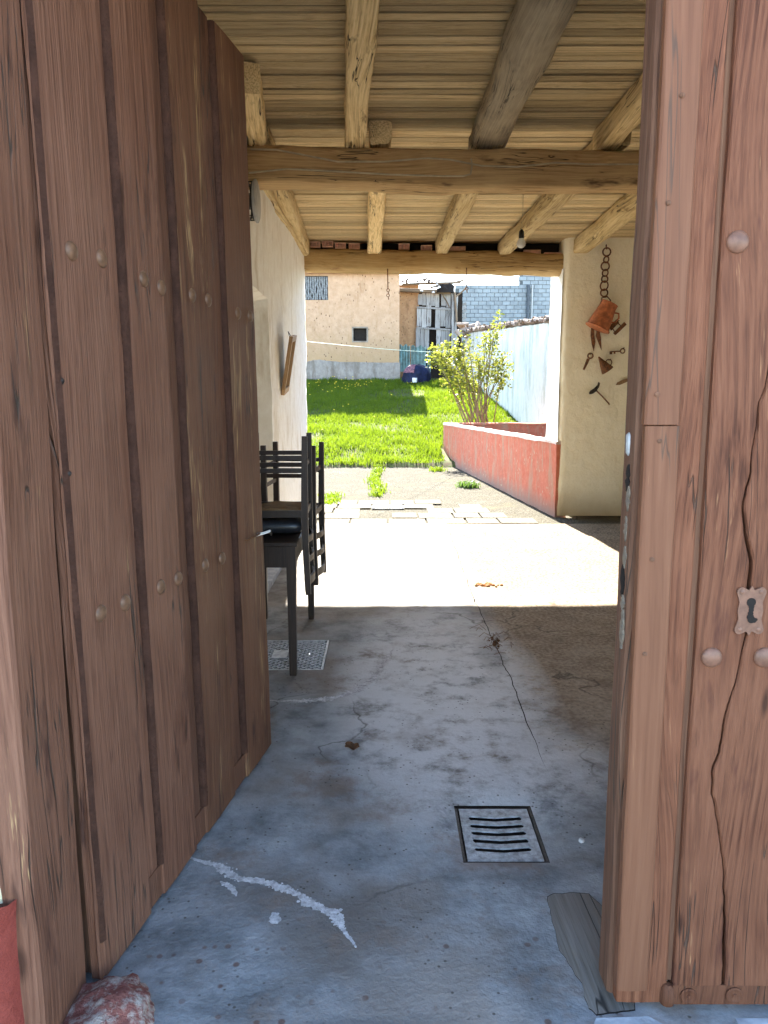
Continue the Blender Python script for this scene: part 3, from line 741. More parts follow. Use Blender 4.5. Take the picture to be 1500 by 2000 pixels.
# dark infill over the lintel with hollow bricks set in it
bpart(MB().box((-1.2, 9.72, 3.10), (4.6, 9.84, 3.33)), "infill", M['gapdark'])
def hollow(wd=.13, ht=.068, dp=.10):
    mb = MB(); t = .009; mb.box((-wd/2, 0, -ht/2), (wd/2, dp, -ht/2+t)); mb.box((-wd/2, 0, ht/2-t), (wd/2, dp, ht/2))
    for i in range(4):
        x = -wd/2 + (wd-t)*i/3; mb.box((x, .001, -ht/2+t*.9), (x+t, dp-.001, ht/2-t*.9))
    mb.box((-wd/2+.002, dp*.6, -ht/2+.002), (wd/2-.002, dp*.7, ht/2-.002)); me = mb.mesh("brick"); me.materials.append(M['brick']); return me
hb = hollow()
for px, py in ((615,480),(640,479),(665,482),(692,483),(789,484),(833,487)):
    p = at_y(px, py, 9.52); o = link("brick", hb); o.location = (p.x, 9.500, p.z+.012); o.rotation_euler = (0, random.uniform(-.03,.03), random.uniform(-.06,.06)); into(o)
sb = MB().box((-.10, 0, -.025), (.10, .06, .025)).mesh("solid_brick"); sb.materials.append(M['brick'])
for px, py in ((893,485),(1040,492),(1080,497)):
    p = at_y(px, py, 9.58); o = link("brick", sb); o.location = (p.x, 9.58, p.z); o.rotation_euler = (0, 0, random.uniform(-.05,.05)); into(o)

# ------------------------------------------------------------------ gate leaves
HG = Vector((-.757, 1.80, 0)); EN = Vector((-.520, 3.14, 0))
e_ = (EN-HG).normalized(); LW = (EN-HG).length
leaf = empty("gate_leaf", HG, (R(-.9), 0, math.atan2(e_.y, e_.x)))
ML = Matrix.Translation(HG) @ Matrix.Rotation(math.atan2(e_.y, e_.x), 4, 'Z') @ Matrix.Rotation(R(-.9), 4, 'X'); MLi = ML.inverted()
tag(leaf, "brown studded plank gate leaf swung open beside the stacked chairs", "gate")
def uz(px, py):
    o_ = MLi @ CAM; d_ = MLi.to_3x3() @ ray(px, py); p = o_ + d_*((-.030-o_.y)/d_.y); return p.x, p.z
def plank(parent, x0, x1, z0, z1, yf, yb, mat, seed, name="plank", amp=.004, ch=.006, n=70, f0=None, f1=None, top=None):
    rings = []
    for i in range(n+1):
        t = i/n; z = z0 + (z1-z0)*t
        a0 = x0 + (f0(z) if f0 else amp*fbm((z*2.6, seed, 0), 4)); a1 = x1 + (f1(z) if f1 else amp*fbm((z*2.6, seed, 9), 4))
        dy = .0025*mn.noise(Vector((z*1.3, seed, 3)))
        c0 = ch*(1+.8*mn.noise(Vector((z*5, seed, 13)))); c1 = ch*(1+.8*mn.noise(Vector((z*5, seed, 17))))
        rings.append([(a0, yb, z), (a0, yf+c0+dy, z), (a0+c0, yf+dy, z), (a0+(a1-a0)*.35, yf+dy-.002, z), (a0+(a1-a0)*.7, yf+dy-.001, z), (a1-c1, yf+dy, z), (a1, yf+c1+dy, z), (a1, yb, z)])
    return MB().loft(rings).build(name, mat, parent, 30)
def plank_edge(parent, x0, z0, z1, seed, wd=.007):  # irregular dark strip along the hinge-side edge of a proud plank
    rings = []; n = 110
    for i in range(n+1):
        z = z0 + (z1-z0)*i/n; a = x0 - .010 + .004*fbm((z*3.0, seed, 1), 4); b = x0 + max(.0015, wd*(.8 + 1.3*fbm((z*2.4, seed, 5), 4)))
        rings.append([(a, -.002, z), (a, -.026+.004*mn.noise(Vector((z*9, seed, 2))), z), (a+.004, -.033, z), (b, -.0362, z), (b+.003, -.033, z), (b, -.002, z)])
    return MB().loft(rings).build("edge_strip", M['edge_dark'], parent, 50)
U = [uz(x, 800)[0] for x in (56, 112, 117, 228, 257, 334, 359, 423, 449)]
ZB, ZT = .018, 2.775
plank(leaf, .005, U[1], ZB, ZT, -.026, 0.0, M['paint'], 1.1)                       # by the hinge
plank(leaf, U[2]+.004, U[3], ZB, ZT, -.033, 0.0, M['paint'], 2.2, ch=.0035)
plank(leaf, U[3]+.004, U[4]-.010, ZB+.10, ZT, -.022, -.004, M['paint'], 3.3, amp=.002)
plank(leaf, U[4]+.006, U[5], ZB, ZT, -.033, 0.0, M['paint'], 4.4, ch=.0035)
plank(leaf, U[5]+.004, U[6]-.016, ZB+.10, ZT, -.021, -.004, M['paint'], 5.5, amp=.002)
plank(leaf, U[6]+.004, U[7], ZB, ZT, -.033, 0.0, M['paint_worn'], 6.6, ch=.0035, amp=.006)
plank(leaf, U[7]+.004, U[8]-.016, ZB+.10, ZT, -.021, -.004, M['paint'], 7.7, amp=.002)
plank(leaf, U[8]+.006, LW, ZB, ZT, -.033, 0.0, M['paint_worn'], 8.8, ch=.0035, amp=.007)
for k_, (u_, w_) in enumerate(((U[2], .004), (U[4], .005), (U[6], .006), (U[8], .006))): plank_edge(leaf, u_+.004, ZB+.10, ZT-.002, 50.0+k_*7.3, w_)
plank(leaf, U[2], LW-.004, ZB, ZB+.098, -.0235, .002, M['paint'], 9.9, "bottom_rail", .001)
for a_, b_, z_, y_ in ((.02, U[6]-.03, ZB, ZT), (U[6]-.03, U[6]+.03, ZB, 1.18), (U[6]-.03, U[6]+.03, 1.40, ZT), (U[7]-.01, U[8]+.03, ZB, 1.60), (U[7]-.01, U[8]+.03, 2.28, ZT)):
    MB().box((a_+.001, .0045, z_+.01), (b_-.001, .0058, y_-.02)).build("gap_liner", M['gapdark'], leaf)
for z in (.28, .98, 2.40):
    MB().box((.02, .006, z), (LW-.02, .062, z+.13)).build("ledge", M['edge'], leaf)
plank(leaf, LW-.055, LW-.001, ZB, ZT, .004, .066, M['edge'], 12.1, "end_stile", .002)
plank(leaf, .004, .07, ZB, ZT, .004, .066, M['edge'], 12.9, "end_stile", .002)
# iron-headed studs
def stud_mesh(r, mat, nm):
    me = MB().lathe((0,0,0), (0,-1,0), [(r, -.004), (r, .002), (r*.9, .005), (r*.62, .0085), (r*.25, .0105), (.0005, .011)], 18).mesh(nm, 60); me.materials.append(mat); return me
sm_ = stud_mesh(.0225, M['stud'], "stud_l")
for px, py in ((135,490),(195,505),(277,545),(312,562),(372,577),(404,586),(462,612),(486,618),(193,1198),(241,1177),(311,1146),(345,1130),(398,1104),(431,1090)):
    u, z = uz(px, py); o = link("stud", sm_, None, leaf); o.location = (u, -.0345, z); o.rotation_euler = (random.uniform(-.06,.06), random.uniform(0,3), random.uniform(-.06,.06))
for px, py in ((118,262*.36+650),(132,925)):                    # nail heads and a stub
    u, z = uz(px, py); MB().lathe((u, -.027, z), (0,-1,0), [(.008,-.002),(.009,.006),(.003,.012)], 8).build("nail", M['iron'], leaf)
# latch: staple through the free edge plank, hook hanging from it
u0, z0 = uz(476, 1058); u1, _ = uz(500, 1056)
MB().tube([(u0, -.036, z0+.006), (u0, -.045, z0+.006), (u1, -.047, z0+.006), (u1+.01, -.036, z0+.006)], .004, 6).build("latch_strap", M['rust'], leaf)
mb = MB(); st_ = [Vector((u1-.012, -.040, z0-.004))]
mb.tube([(u1-.004, -.03, z0-.004), (u1+.012, -.062, z0+.004), (u1+.02, -.085, z0+.012), (u1+.028, -.082, z0+.016), (u1+.022, -.06, z0+.008), (u1+.006, -.03, z0+.003)], .0032, 6)
mb.build("staple", M['steel'], leaf, 60)
mb = MB(); mb.tube([(u1+.018, -.06, z0+.004), (u1+.05, -.065, z0-.002), (u1+.085, -.062, z0-.008)], .002, 6); mb.ring((u1+.095, -.062, z0-.009), (0,1,0), .009, .0022, 12, 6)
mb.build("hook", M['iron'], leaf, 60)

# closed leaf on the right
YF = 1.70; XE = .565
rl = tag(empty("gate_leaf", (XE, YF, 0)), "faded red-brown gate leaf standing closed, with keyhole plate and wide cracked plank", "gate")
def xz(px, py, y=YF): p = at_y(px, py, y); return p.x - XE, p.z
RT = 2.79; RB = .028
W1 = .078; W2 = .135
zj = xz(1275, 830)[1]
plank(rl, .0, W1, zj+.0015, RT, -.022, .0, M['strip'], 31.0, "cover_strip", .0022, .004)
plank(rl, .004, W1+.002, RB+.05, zj-.0015, -.024, .0, M['strip'], 32.0, "cover_strip", .0015, .004)
plank(rl, .012, W2, RB, RT, -.002, .026, M['paint_sun'], 33.0, "stile", .001, .003)
# wide plank split by a long crack
cpx = [(1500,690),(1490,760),(1476,790),(1472,850),(1460,930),(1446,990),(1452,1040),(1463,1090),(1459,1150),(1455,1235),(1437,1310),(1412,1400),(1404,1460),(1388,1500),(1386,1545),(1398,1600),(1408,1680),(1412,1760),(1411,1850),(1409,1940)]
ck = sorted([(xz(*p)[1], xz(*p)[0]) for p in cpx])
def ckx(z):
    return float(np.interp(z, [a for a, _ in ck], [b for _, b in ck])) + .004*mn.noise(Vector((z*11, 2, 2))) + .0025*mn.noise(Vector((z*33, 5, 2)))
def ckw(z): return .0012 + .0042*max(0, mn.noise(Vector((z*3.1, 7, 1)))+.25)
CB = RB + .055
plank(rl, .148, 0, CB, RT, -.012, .022, M['paint_split'], 34.0, "plank", .0015, .004, 160, None, lambda z: ckx(z)-ckw(z))
plank(rl, 0, .52, CB, RT, -.012, .022, M['paint_split'], 34.0, "plank", .0015, .004, 160, lambda z: ckx(z)+ckw(z), None)
MB().box((.136, .006, CB), (.149, .026, RT)).box((.15, .0235, CB), (1.42, .03, RT)).build("backing", M['edge'], rl)
plank(rl, .523, .85, CB, RT, -.012, .022, M['paint_sun'], 36.0, "plank", .003, .005)
plank(rl, .853, 1.15, CB, RT, -.014, .022, M['paint_sun'], 37.0, "plank", .003, .005)
plank(rl, 1.153, 1.425, CB, RT, -.012, .022, M['paint_sun'], 38.0, "plank", .003, .005)
MB().box((W2+.012, -.010, RB), (1.42, .022, CB-.002)).build("bottom_rail", M['paint_sun'], rl)
MB().lathe((W2+.002, -.003, RB-.004), (0,0,1), [(.012,0),(.017,.004),(.018,.02),(.016,.045),(.008,.056)], 14).build("pivot", M['paint_sun'], rl, 50)
# thick meeting edge seen beside the opening, chipped below the bolt
plank(rl, -.002, .075, RB, RT, .0275, .104, M['edge'], 39.0, "meeting_stile", .003, .006)
for z in (.30, 1.32, 2.40): MB().box((.08, .031, z), (1.4, .085, z+.13)).build("ledge", M['edge'], rl)
p = at_x(1236, 868, XE); MB().lathe((.004, .075, p.z-.03), (0,0,1), [(.004,0),(.011,.008),(.012,.03),(.012,.05),(.006,.056)], 10).build("bolt", M['castiron'], rl, 50)
random.seed(12)
zc = at_x(1224, 905, XE).z
while zc > .95:                                      # ragged strips of bare wood on the meeting edge
    L_ = random.uniform(.03, .10); y0_ = random.uniform(.048, .066); pl_ = []; pr_ = []
    for i in range(9):
        t_ = i/8; z_ = zc - L_*t_; hw__ = .010*math.sin(math.pi*min(.97, max(.04, t_)))*(.5+random.random())
        pl_.append((-.0045, y0_ - hw__ + .004*random.random(), z_)); pr_.append((-.0045, y0_ + hw__ + .010*random.random(), z_))
    MB().poly(pl_ + pr_[::-1], (.006, 0, 0)).build("bare_patch", M['flake'] if random.random() < .6 else M['gapdark'], rl)
    zc -= L_*random.uniform(.7, 1.3)
sr = stud_mesh(.0235, M['studr'], "stud_r")
for px, py in ((1435,475),(1385,1280),(1487,1280)):
    x, z = xz(px, py); o = link("stud", sr, None, rl); o.location = (x, -.0135, z); o.rotation_euler = (0, random.uniform(0,3), 0)
for px, py in ((1341,1938),(1430,1936)):
    x, z = xz(px, py); MB().lathe((x, -.012, z), (0,-1,0), [(.021,-.002),(.021,.002),(.017,.003),(.015,.0015),(.006,.002),(.005,.005)], 16).build("stud", M['paint_sun'], rl, 50)
for px, py in ((1323,195),(1297,402),(1342,482),(1276,770),(1280,860),(1266,1088),(1252,1270)):
    x, z = xz(px, py); yy = -.0245 if x < W1 else -.003
    MB().lathe((x, yy, z), (0,-1,0), [(.005,-.004),(.0055,.002),(.003,.004)], 8).build("nail", M['edge'], rl, 50)
# keyhole plate with lobed ends
kx, kz = xz(1459, 1189); out = []
hw, hh = .030, .052
def plate_pts():
    P = []
    for sx, sz in ((-1,-1),(1,-1),(1,1),(-1,1)):
        for k in range(5):
            a0 = math.atan2(sz, sx) - math.pi/4*1.15; a = a0 + (math.pi/2*1.15)*k/4
            P.append((kx + sx*(hw-.008) + .011*math.cos(a), 0, kz + sz*(hh-.008) + .011*math.sin(a)))
        if sx*sz > 0 and sx == -1 or (sx == 1 and sz == 1):
            P.append((kx + sx*.006, 0, kz + sz*(hh-.004)))
            P.append((kx, 0, kz + sz*(hh+.006))); P.append((kx - sx*.006, 0, kz + sz*(hh-.004)))
        else:
            P.append((kx + sx*(hw-.004), 0, kz + sz*.02)); P.append((kx + sx*(hw-.001), 0, kz)); P.append((kx + sx*(hw-.004), 0, kz - sz*.02))
    return P
kp = MB().poly([(a, -.0135, c) for a, _, c in plate_pts()], (0, -.004, 0)).build("keyhole_plate", M['studr'], rl)
mb = MB(); s2 = [(0,.021,.011),(.002,.010,.006),(.001,-.005,.006),(-.001,-.016,.008),(.006,-.022,.010),(.014,-.024,.004)]
mb.loft([[(kx+dx-r, -.0185, kz+dz), (kx+dx+r*.0, -.0186, kz+dz+r*.9), (kx+dx+r, -.0185, kz+dz), (kx+dx, -.0186, kz+dz-r*.9)] for dx, dz, r in s2[:1]*2], cap=True)
def blobpoly(parts, y):
    m_ = MB()
    for dx, dz, r in parts:
        m_.poly([(kx+dx+r*math.cos(2*math.pi*i/12), y, kz+dz+r*math.sin(2*math.pi*i/12)) for i in range(12)], (0, .004, 0)); y -= .00015
    return m_
blobpoly([(0,.020,.0105),(.001,.010,.0065),(.001,.002,.0058),(0,-.006,.0062),(0,-.014,.0078),(.003,-.020,.0085),(.009,-.022,.0055),(.013,-.020,.0035)], -.0185).build("keyhole", M['gapdark'], kp)
for sx in (-1,1):
    for sz in (-1,1): MB().lathe((kx+sx*.021, -.0175, kz+sz*.044), (0,-1,0), [(.0055,-.001),(.0055,.001),(.002,.002)], 10).build("rivet", M['studr'], kp)

# ------------------------------------------------------------------ small things on the floor by the gate
def lump(name, c, r, mat, seed, n=18, m=10, amp=.3, zmin=-.02):
    rings = []
    for i in range(m+1):
        ph = math.pi*(i/m)*.5; ring = []
        for j in range(n):
            a = 2*math.pi*j/n; d = Vector((math.cos(a)*math.sin(ph+.001), math.sin(a)*math.sin(ph+.001), math.cos(ph)))
            f = 1 + amp*fbm(d*1.7 + Vector((seed,0,0)), 3); ring.append((c[0]+d.x*r[0]*f, c[1]+d.y*r[1]*f, c[2]+d.z*r[2]*f + (zmin if i == m else 0)))
        rings.append(ring)
    return MB().loft(rings).build(name, mat, None, 60)
c = at_z(232, 1985)
M['chipped'] = plaster("chipped_red_stone", (.24,.085,.068), (.31,.125,.10), (.56,.51,.44), .47, .9, scale=9)
tag(lump("guard_stone", (c.x-.03, c.y-.02, -.005), (.125, .13, .065), M['chipped'], 3.0, 48, 24, .22), "lumpy guard stone with chipped red and white paint below the open gate leaf", "stone")
sp = [(1068,1752),(1080,1745),(1120,1743),(1150,1745),(1172,1765),(1195,1800),(1235,1880),(1240,1975),(1165,1985),(1148,1972),(1142,1935),(1122,1900),(1095,1860),(1078,1800)]
P_ = [at_z(*q, .0) for q in sp]; PP = []
for i in range(len(P_)):
    for k in range(6):
        q = P_[i].lerp(P_[(i+1) % len(P_)], k/6); PP.append(q + Vector((.006*mn.noise(q*30), .006*mn.noise(q*30 + Vector((7,0,0))), 0)))
cc = sum(PP, Vector())/len(PP)
st = tag(MB().poly([q + Vector((0,0,floor_z(q.x,q.y)+.0008)) for q in PP], (0,0,-.02)).build("inset_timber", M['gapdark']), "worn grey timber piece set flush in the concrete at the closed gate leaf", "timber")
mb = MB(); ring0 = [cc + (q-cc)*.985 + Vector((0,0,floor_z(q.x,q.y)+.0015)) for q in PP]; ring1 = [cc + (q-cc)*.965 + Vector((0,0,floor_z(q.x,q.y)+.0022)) for q in PP]
mb.loft([[r - Vector((0,0,.004)) for r in ring0], ring0, ring1]); mb.build("top_face", M['stone'], st, 30)
sx0 = at_z(1135, 1990)
rings = []
mb = MB().poly([(sx0.x+.03*math.cos(a)*0 + x_, y_, .022) for x_, y_, a in ((0,1.32,0),(0,1.60,0),(.03,1.655,0),(.16,1.66,0),(.205,1.62,0),(.235,1.56,0),(.25,1.32,0))], (0,0,-.06))
tag(mb.build("threshold_block", M['sill']), "rounded blue-grey cement block at the foot of the closed gate leaf", "block")
tag(MB().box((.86,1.31,-.05),(2.3,1.665,.012)).build("threshold", M['sill']), "long cement threshold under the closed gate leaf", "threshold")

# drain grate near the gate
gx0, gx1, gy0, gy1 = G1
gr = tag(empty("drain_grate", ((gx0+gx1)/2, (gy0+gy1)/2, 0)), "grey square drain grate with five chevron slots sunk near the closed gate leaf", "grate")
hw_, hd_ = (gx1-gx0)/2, (gy1-gy0)/2
mb = MB(); t = .010
for a, b in (((-hw_,-hd_),(hw_,-hd_+t)),((-hw_,hd_-t),(hw_,hd_)),((-hw_,-hd_+t),(-hw_+t,hd_-t)),((hw_-t,-hd_+t),(hw_,hd_-t))): mb.box((*a,-.05),(*b,-.013))
mb.build("frame", M['iron'], gr)
MB().box((-hw_+.002,-hd_+.002,-.058),(hw_-.002,hd_-.002,-.052)).build("pit", M['gapdark'], gr)
iw, idp = hw_-t-.006, hd_-t-.006
def chev(x): return -.016*(1-abs(x)/iw)**.8
slots = [(-idp*.62+.010, .024), (-idp*.30+.010, .026), (0+.009, .026), (idp*.30+.006, .026), (idp*.62+.004, .026)]
nx = 28; xsn = lin(-iw, iw, nx); mb = MB()
edges = []
for x in xsn:
    ins = abs(x) < iw*.74; colz = [-idp]
    for yc, hgt in slots:
        w_ = hgt*(1.0 + .15*mn.noise(Vector((x*60, yc*30, 2)))) if ins else .0
        colz += [yc + chev(x) - w_/2, yc + chev(x) + w_/2]
    colz.append(idp); edges.append(colz)
for k in range(0, len(edges[0]), 2):                # solid bands between the slots
    for i in range(nx):
        a0, a1, b0, b1 = edges[i][k], edges[i][k+1], edges[i+1][k], edges[i+1][k+1]
        mb.add([(xsn[i],a0,-.012),(xsn[i+1],b0,-.012),(xsn[i+1],b1,-.012),(xsn[i],a1,-.012),(xsn[i],a0,-.017),(xsn[i+1],b0,-.017),(xsn[i+1],b1,-.017),(xsn[i],a1,-.017)], [(0,1,2,3),(0,4,5,1),(3,2,6,7)])
for sx in (-1, 1):
    pass
mb.build("plate", M['grate'], gr)

# patterned manhole covers
def manhole(hole, label, cell, parent_z=0.0, mat=None, cols=None):
    a, b, c_, d_ = hole; o = tag(empty("manhole_cover", ((a+b)/2, (c_+d_)/2, 0)), label, "manhole cover"); hw, hd = (b-a)/2, (d_-c_)/2
    MB().box((-hw+.003,-hd+.003,-.04),(hw-.003,hd-.003,-.012)).build("plate", M['gapdark'] if mat is None else mat, o)
    mb = MB(); t = .016
    for p, q in (((-hw+.004,-hd+.004),(hw-.004,-hd+t)),((-hw+.004,hd-t),(hw-.004,hd-.004)),((-hw+.004,-hd+t),(-hw+t,hd-t)),((hw-t,-hd+t),(hw-.004,hd-t))): mb.box((*p,-.012),(*q,.001))
    mb.build("frame", M['castiron'], o)
    mb = MB(); iw, ih = hw-t, hd-t; n = int((iw+ih)*2/cell)
    for s in (1, -1):
        for k in range(-n, n):
            c0 = k*cell; pts = []
            # line x = s*y + c0 clipped to the rectangle
            lo, hi = -ih, ih
            if s > 0: lo, hi = max(lo, -iw-c0), min(hi, iw-c0)
            else: lo, hi = max(lo, c0-iw), min(hi, c0+iw)
            if hi - lo < .01: continue
            zz = -.0085 + (.0004 if s > 0 else 0)
            mb.bar((s*lo+c0, lo, zz), (s*hi+c0, hi, zz), .007, .010)
    mb.build("lattice", M['castiron'], o)
    MB().box((-hw*.16,-hd*.26,-.006),(hw*.16,hd*.26,.0015)).build("badge", M['castiron'], o)
    MB().tube([(hw*.62,-.015,-.003),(hw*.62,.015,-.003)], .007, 8).build("lifting_key_hole", M['steel'], o)
    return o
manhole(MH, "diamond-patterned metal manhole cover under the table legs", .046)
manhole(MH2, "small sunlit manhole cover in the pale concrete by the tiles", .05, mat=M['castiron'])
# slotted yard drain
yd = tag(empty("yard_drain", (at_z(758,990).x, at_z(758,990).y, 0)), "slotted rectangular drain among the pale paving tiles", "drain")
MB().box((-.19,-.11,-.05),(.19,.11,-.018)).build("pit", M['gapdark'], yd)
mb = MB()
for i in range(9): mb.box((-.165+.04*i, -.10, -.018), (-.145+.04*i, .10, -.004))
mb.build("bars", M['castiron'], yd)
MB().box((-.20,.09,-.03),(.20,.12,.004)).box((-.20,-.12,-.03),(.20,-.10,.002)).box((-.215,-.12,-.03),(-.185,.12,.003)).box((.185,-.12,-.03),(.215,.12,.003)).build("frame", M['sill'], yd)

# debris
def leaf_obj(px, py, r, name, label, mat, cat, seed):
    c = at_z(px, py); mb = MB(); n = 10; rings = []
    for i in range(n+1):
        t = i/n; wd = r*(math.sin(math.pi*min(.98, max(.03, t)))**.7)*(1+.3*mn.noise(Vector((t*5, seed, 0)))); x = (t-.5)*2.2*r
        zz = .004 + r*.7*abs(math.sin(t*3.3+seed))*.8
        rings.append([(c.x+x, c.y-wd, zz+r*.45), (c.x+x, c.y-wd*.4, zz), (c.x+x+.2*r, c.y+wd*.3, zz-.001), (c.x+x, c.y+wd, zz+r*.6)])
    mb.loft(rings, closed=False, cap=False); o = mb.build(name, mat, None, 60); tag(o, label, cat); return o
leaf_obj(687, 1466, .026, "dead_leaf", "curled brown dead leaf on the bluish concrete in front of the chairs", M['leafbrown'], "leaf", 1.0)
random.seed(5)
c = at_z(945, 1143); mb = MB()
for k in range(34):
    q = c + Vector((random.gauss(0,.055), random.gauss(0,.025), 0)); r = random.uniform(.006,.018)
    mb.lathe((q.x, q.y, 0), (random.uniform(-.3,.3), random.uniform(-.3,.3), 1), [(r,-.002),(r*.9,r*.5),(r*.4,r*.9)], 6)
tag(mb.build("crumb_pile", M['orange']), "small heap of orange crumbs on the sunlit concrete beside the joint", "debris")
c = at_z(968, 1255); mb = MB()
for k in range(26):
    q = c + Vector((random.gauss(0,.04), random.gauss(0,.09), .004)); a = random.uniform(0, 6.28); L = random.uniform(.03,.11)
    mb.tube([q, q + Vector((math.cos(a)*L*.5, math.sin(a)*L*.5, random.uniform(.004,.03))), q + Vector((math.cos(a+.5)*L, math.sin(a+.5)*L, .003))], .0016, 4)
for k in range(16):
    q = c + Vector((random.gauss(-.01,.02), random.gauss(.02,.06), 0)); r = random.uniform(.004,.012); mb.lathe(q, (0,0,1), [(r,-.002),(r*.8,r*.5),(r*.2,r*.8)], 6)
tag(mb.build("twig_litter", M['leafbrown']), "dark tuft of dry twigs lying on the floor joint in the shade", "debris")
c = at_z(1136, 1643); tag(lump("pebble", (c.x,c.y,0), (.012,.011,.012), M['crust'], 9.0, 10, 5), "small white pebble on the floor beside the drain grate", "pebble")

# ------------------------------------------------------------------ table with stacked chairs
L1, L2, L3 = at_z(570,1318), at_z(611,1208), at_z(517,1209)
tx0, tx1, ty0, ty1 = L3.x, (L1.x+L2.x)/2, L1.y, L2.y
tb = tag(empty("table", ((tx0+tx1)/2, (ty0+ty1)/2, 0)), "narrow dark wooden table carrying upturned chairs beside the white wall", "table")
hx, hy = (tx1-tx0)/2, (ty1-ty0)/2; TH = .742
for sx in (-1,1):
    for sy in (-1,1):
        x, y = sx*hx, sy*hy; rings = []
        for z, r in ((0,.017),(.02,.019),(.3,.0215),(.60,.0245),(.715,.0245)): rings.append([(x-r,y-r,z),(x+r,y-r,z),(x+r,y+r,z),(x-r,y+r,z)])
        MB().loft(rings).build("leg", M['chair'], tb)
for sx in (-1,1): MB().box((sx*hx-.011,-hy+.0245,.60),(sx*hx+.011,hy-.0245,.714)).build("apron", M['chair'], tb)
for sy in (-1,1): MB().box((-hx+.0245,sy*hy-.011,.60),(hx-.0245,sy*hy+.011,.714)).build("apron", M['chair'], tb)
mb = MB(); ov = .035
mb.loft([[(sx*(hx+ov-i),sy*(hy+ov-i),z) for sx, sy in ((-1,-1),(1,-1),(1,1),(-1,1))] for i, z in ((.006,.7155),(0,.720),(0,.737),(.005,TH))]); mb.build("top", M['chair'], tb)
MB().tube([(hx+.012,-hy+.03,.66),(hx+.02,-hy+.03,.66)], .012, 10).build("knob", M['iron'], tb)
def chair(rush, cushion):
    o = empty("chair"); wy, wx = .170, .15; HT = .87; SH = .44
    for sy in (-1,1):
        rings = []
        for z, dx, r in ((0,.006,.0145),(.2,.003,.0165),(SH,0,.0185),(.6,.003,.017),(HT-.03,.012,.0155),(HT,.013,.0135)):
            x = wx + dx; y = sy*wy; rings.append([(x-r,y-r,z),(x+r,y-r,z),(x+r,y+r,z),(x-r,y+r,z)])
        MB().loft(rings).build("rear_post", M['chair'], o)
        rings = []
        for z, r in ((0,.0145),(.2,.0165),(SH+.01,.018)):
            x = -wx; y = sy*(wy+.008); rings.append([(x-r,y-r,z),(x+r,y-r,z),(x+r,y+r,z),(x-r,y+r,z)])
        MB().loft(rings).build("front_leg", M['chair'], o)
        for z in (.115, .185):
            MB().bar((-wx+.014, sy*(wy+.006), z), (wx-.012, sy*wy, z), .014, .024).build("side_rung", M['chair'], o)
        MB().bar((-wx+.014, sy*(wy+.004), SH-.02), (wx-.014, sy*wy, SH-.02), .022, .036).build("seat_rail", M['chair'], o)
    for z in (.13, .25): MB().bar((-wx, -wy+.012, z), (-wx, wy-.012, z), .014, .022).build("front_rung", M['chair'], o)
    MB().bar((wx, -wy+.012, .16), (wx, wy-.012, .16), .014, .024).build("back_rung", M['chair'], o)
    for x in (-wx, wx): MB().bar((x, -wy+.014, SH-.02), (x, wy-.014, SH-.02), .022, .036).build("seat_rail", M['chair'], o)
    for z, h in ((.57,.035),(.68,.035),(.80,.045)):     # curved ladder slats
        rings = []
        for i in range(9):
            t = i/8; y = -wy+.012 + (2*wy-.024)*t; x = wx + .003 + .026*math.sin(math.pi*t) + (z-.6)*.03
            rings.append([(x-.006,y,z-h/2),(x+.006,y,z-h/2),(x+.006,y,z+h/2),(x-.006,y,z+h/2)])
        MB().loft(rings).build("slat", M['chair'], o)
    if rush:
        rings = []
        for i in range(9):
            t = i/8; r = []
            for j in range(12):
                a = 2*math.pi*j/12; r.append(((-wx+.01)+(2*wx-.02)*t, math.copysign(abs(math.cos(a))**.5, math.cos(a))*(wy-.012), SH-.012 + math.sin(a)*.022*(1+.4*mn.noise(Vector((t*8, a*2, 3)))) - (.02*math.sin(math.pi*t) if math.sin(a) < 0 else 0)))
            rings.append(r)
        MB().loft(rings).build("rush_seat", M['rush'], o, 50)
    if cushion:
        rings = []
        for i in range(13):
            t = i/12; e = (1-abs(2*t-1)**5)**.5 if 0 < t < 1 else .12; r = []
            for j in range(20):
                a = 2*math.pi*j/20; ex = .45
                r.append(((-wx-.03)+(2*wx+.03)*t, math.copysign(abs(math.cos(a))**ex, math.cos(a))*(wy+.005)*(.8+.2*e), SH+.056 + math.copysign(abs(math.sin(a))**.7, math.sin(a))*.046*e))
            rings.append(r)
        MB().loft(rings).build("cushion", M['vinyl'], o, 60)
    return o
FZ = TH + .545
ch1 = chair(True, True); ch1.location = (-.585, 4.285, FZ); ch1.rotation_euler = (math.pi, 0, R(1.5))
tag(ch1, "upturned ladder-back chair with thick black vinyl cushion on the table's gate end", "chair", "upturned chairs stacked on the table")
ch2 = copy_tree(ch1)
for c_ in list(ch2.children):
    if c_.name.startswith("cushion"): bpy.data.objects.remove(c_)
ch2.location = (-.575, 4.86, TH + .455); ch2.rotation_euler = (math.pi, 0, R(-4))
tag(ch2, "upturned ladder-back chair with bare rush seat on the table's garden end", "chair", "upturned chairs stacked on the table")

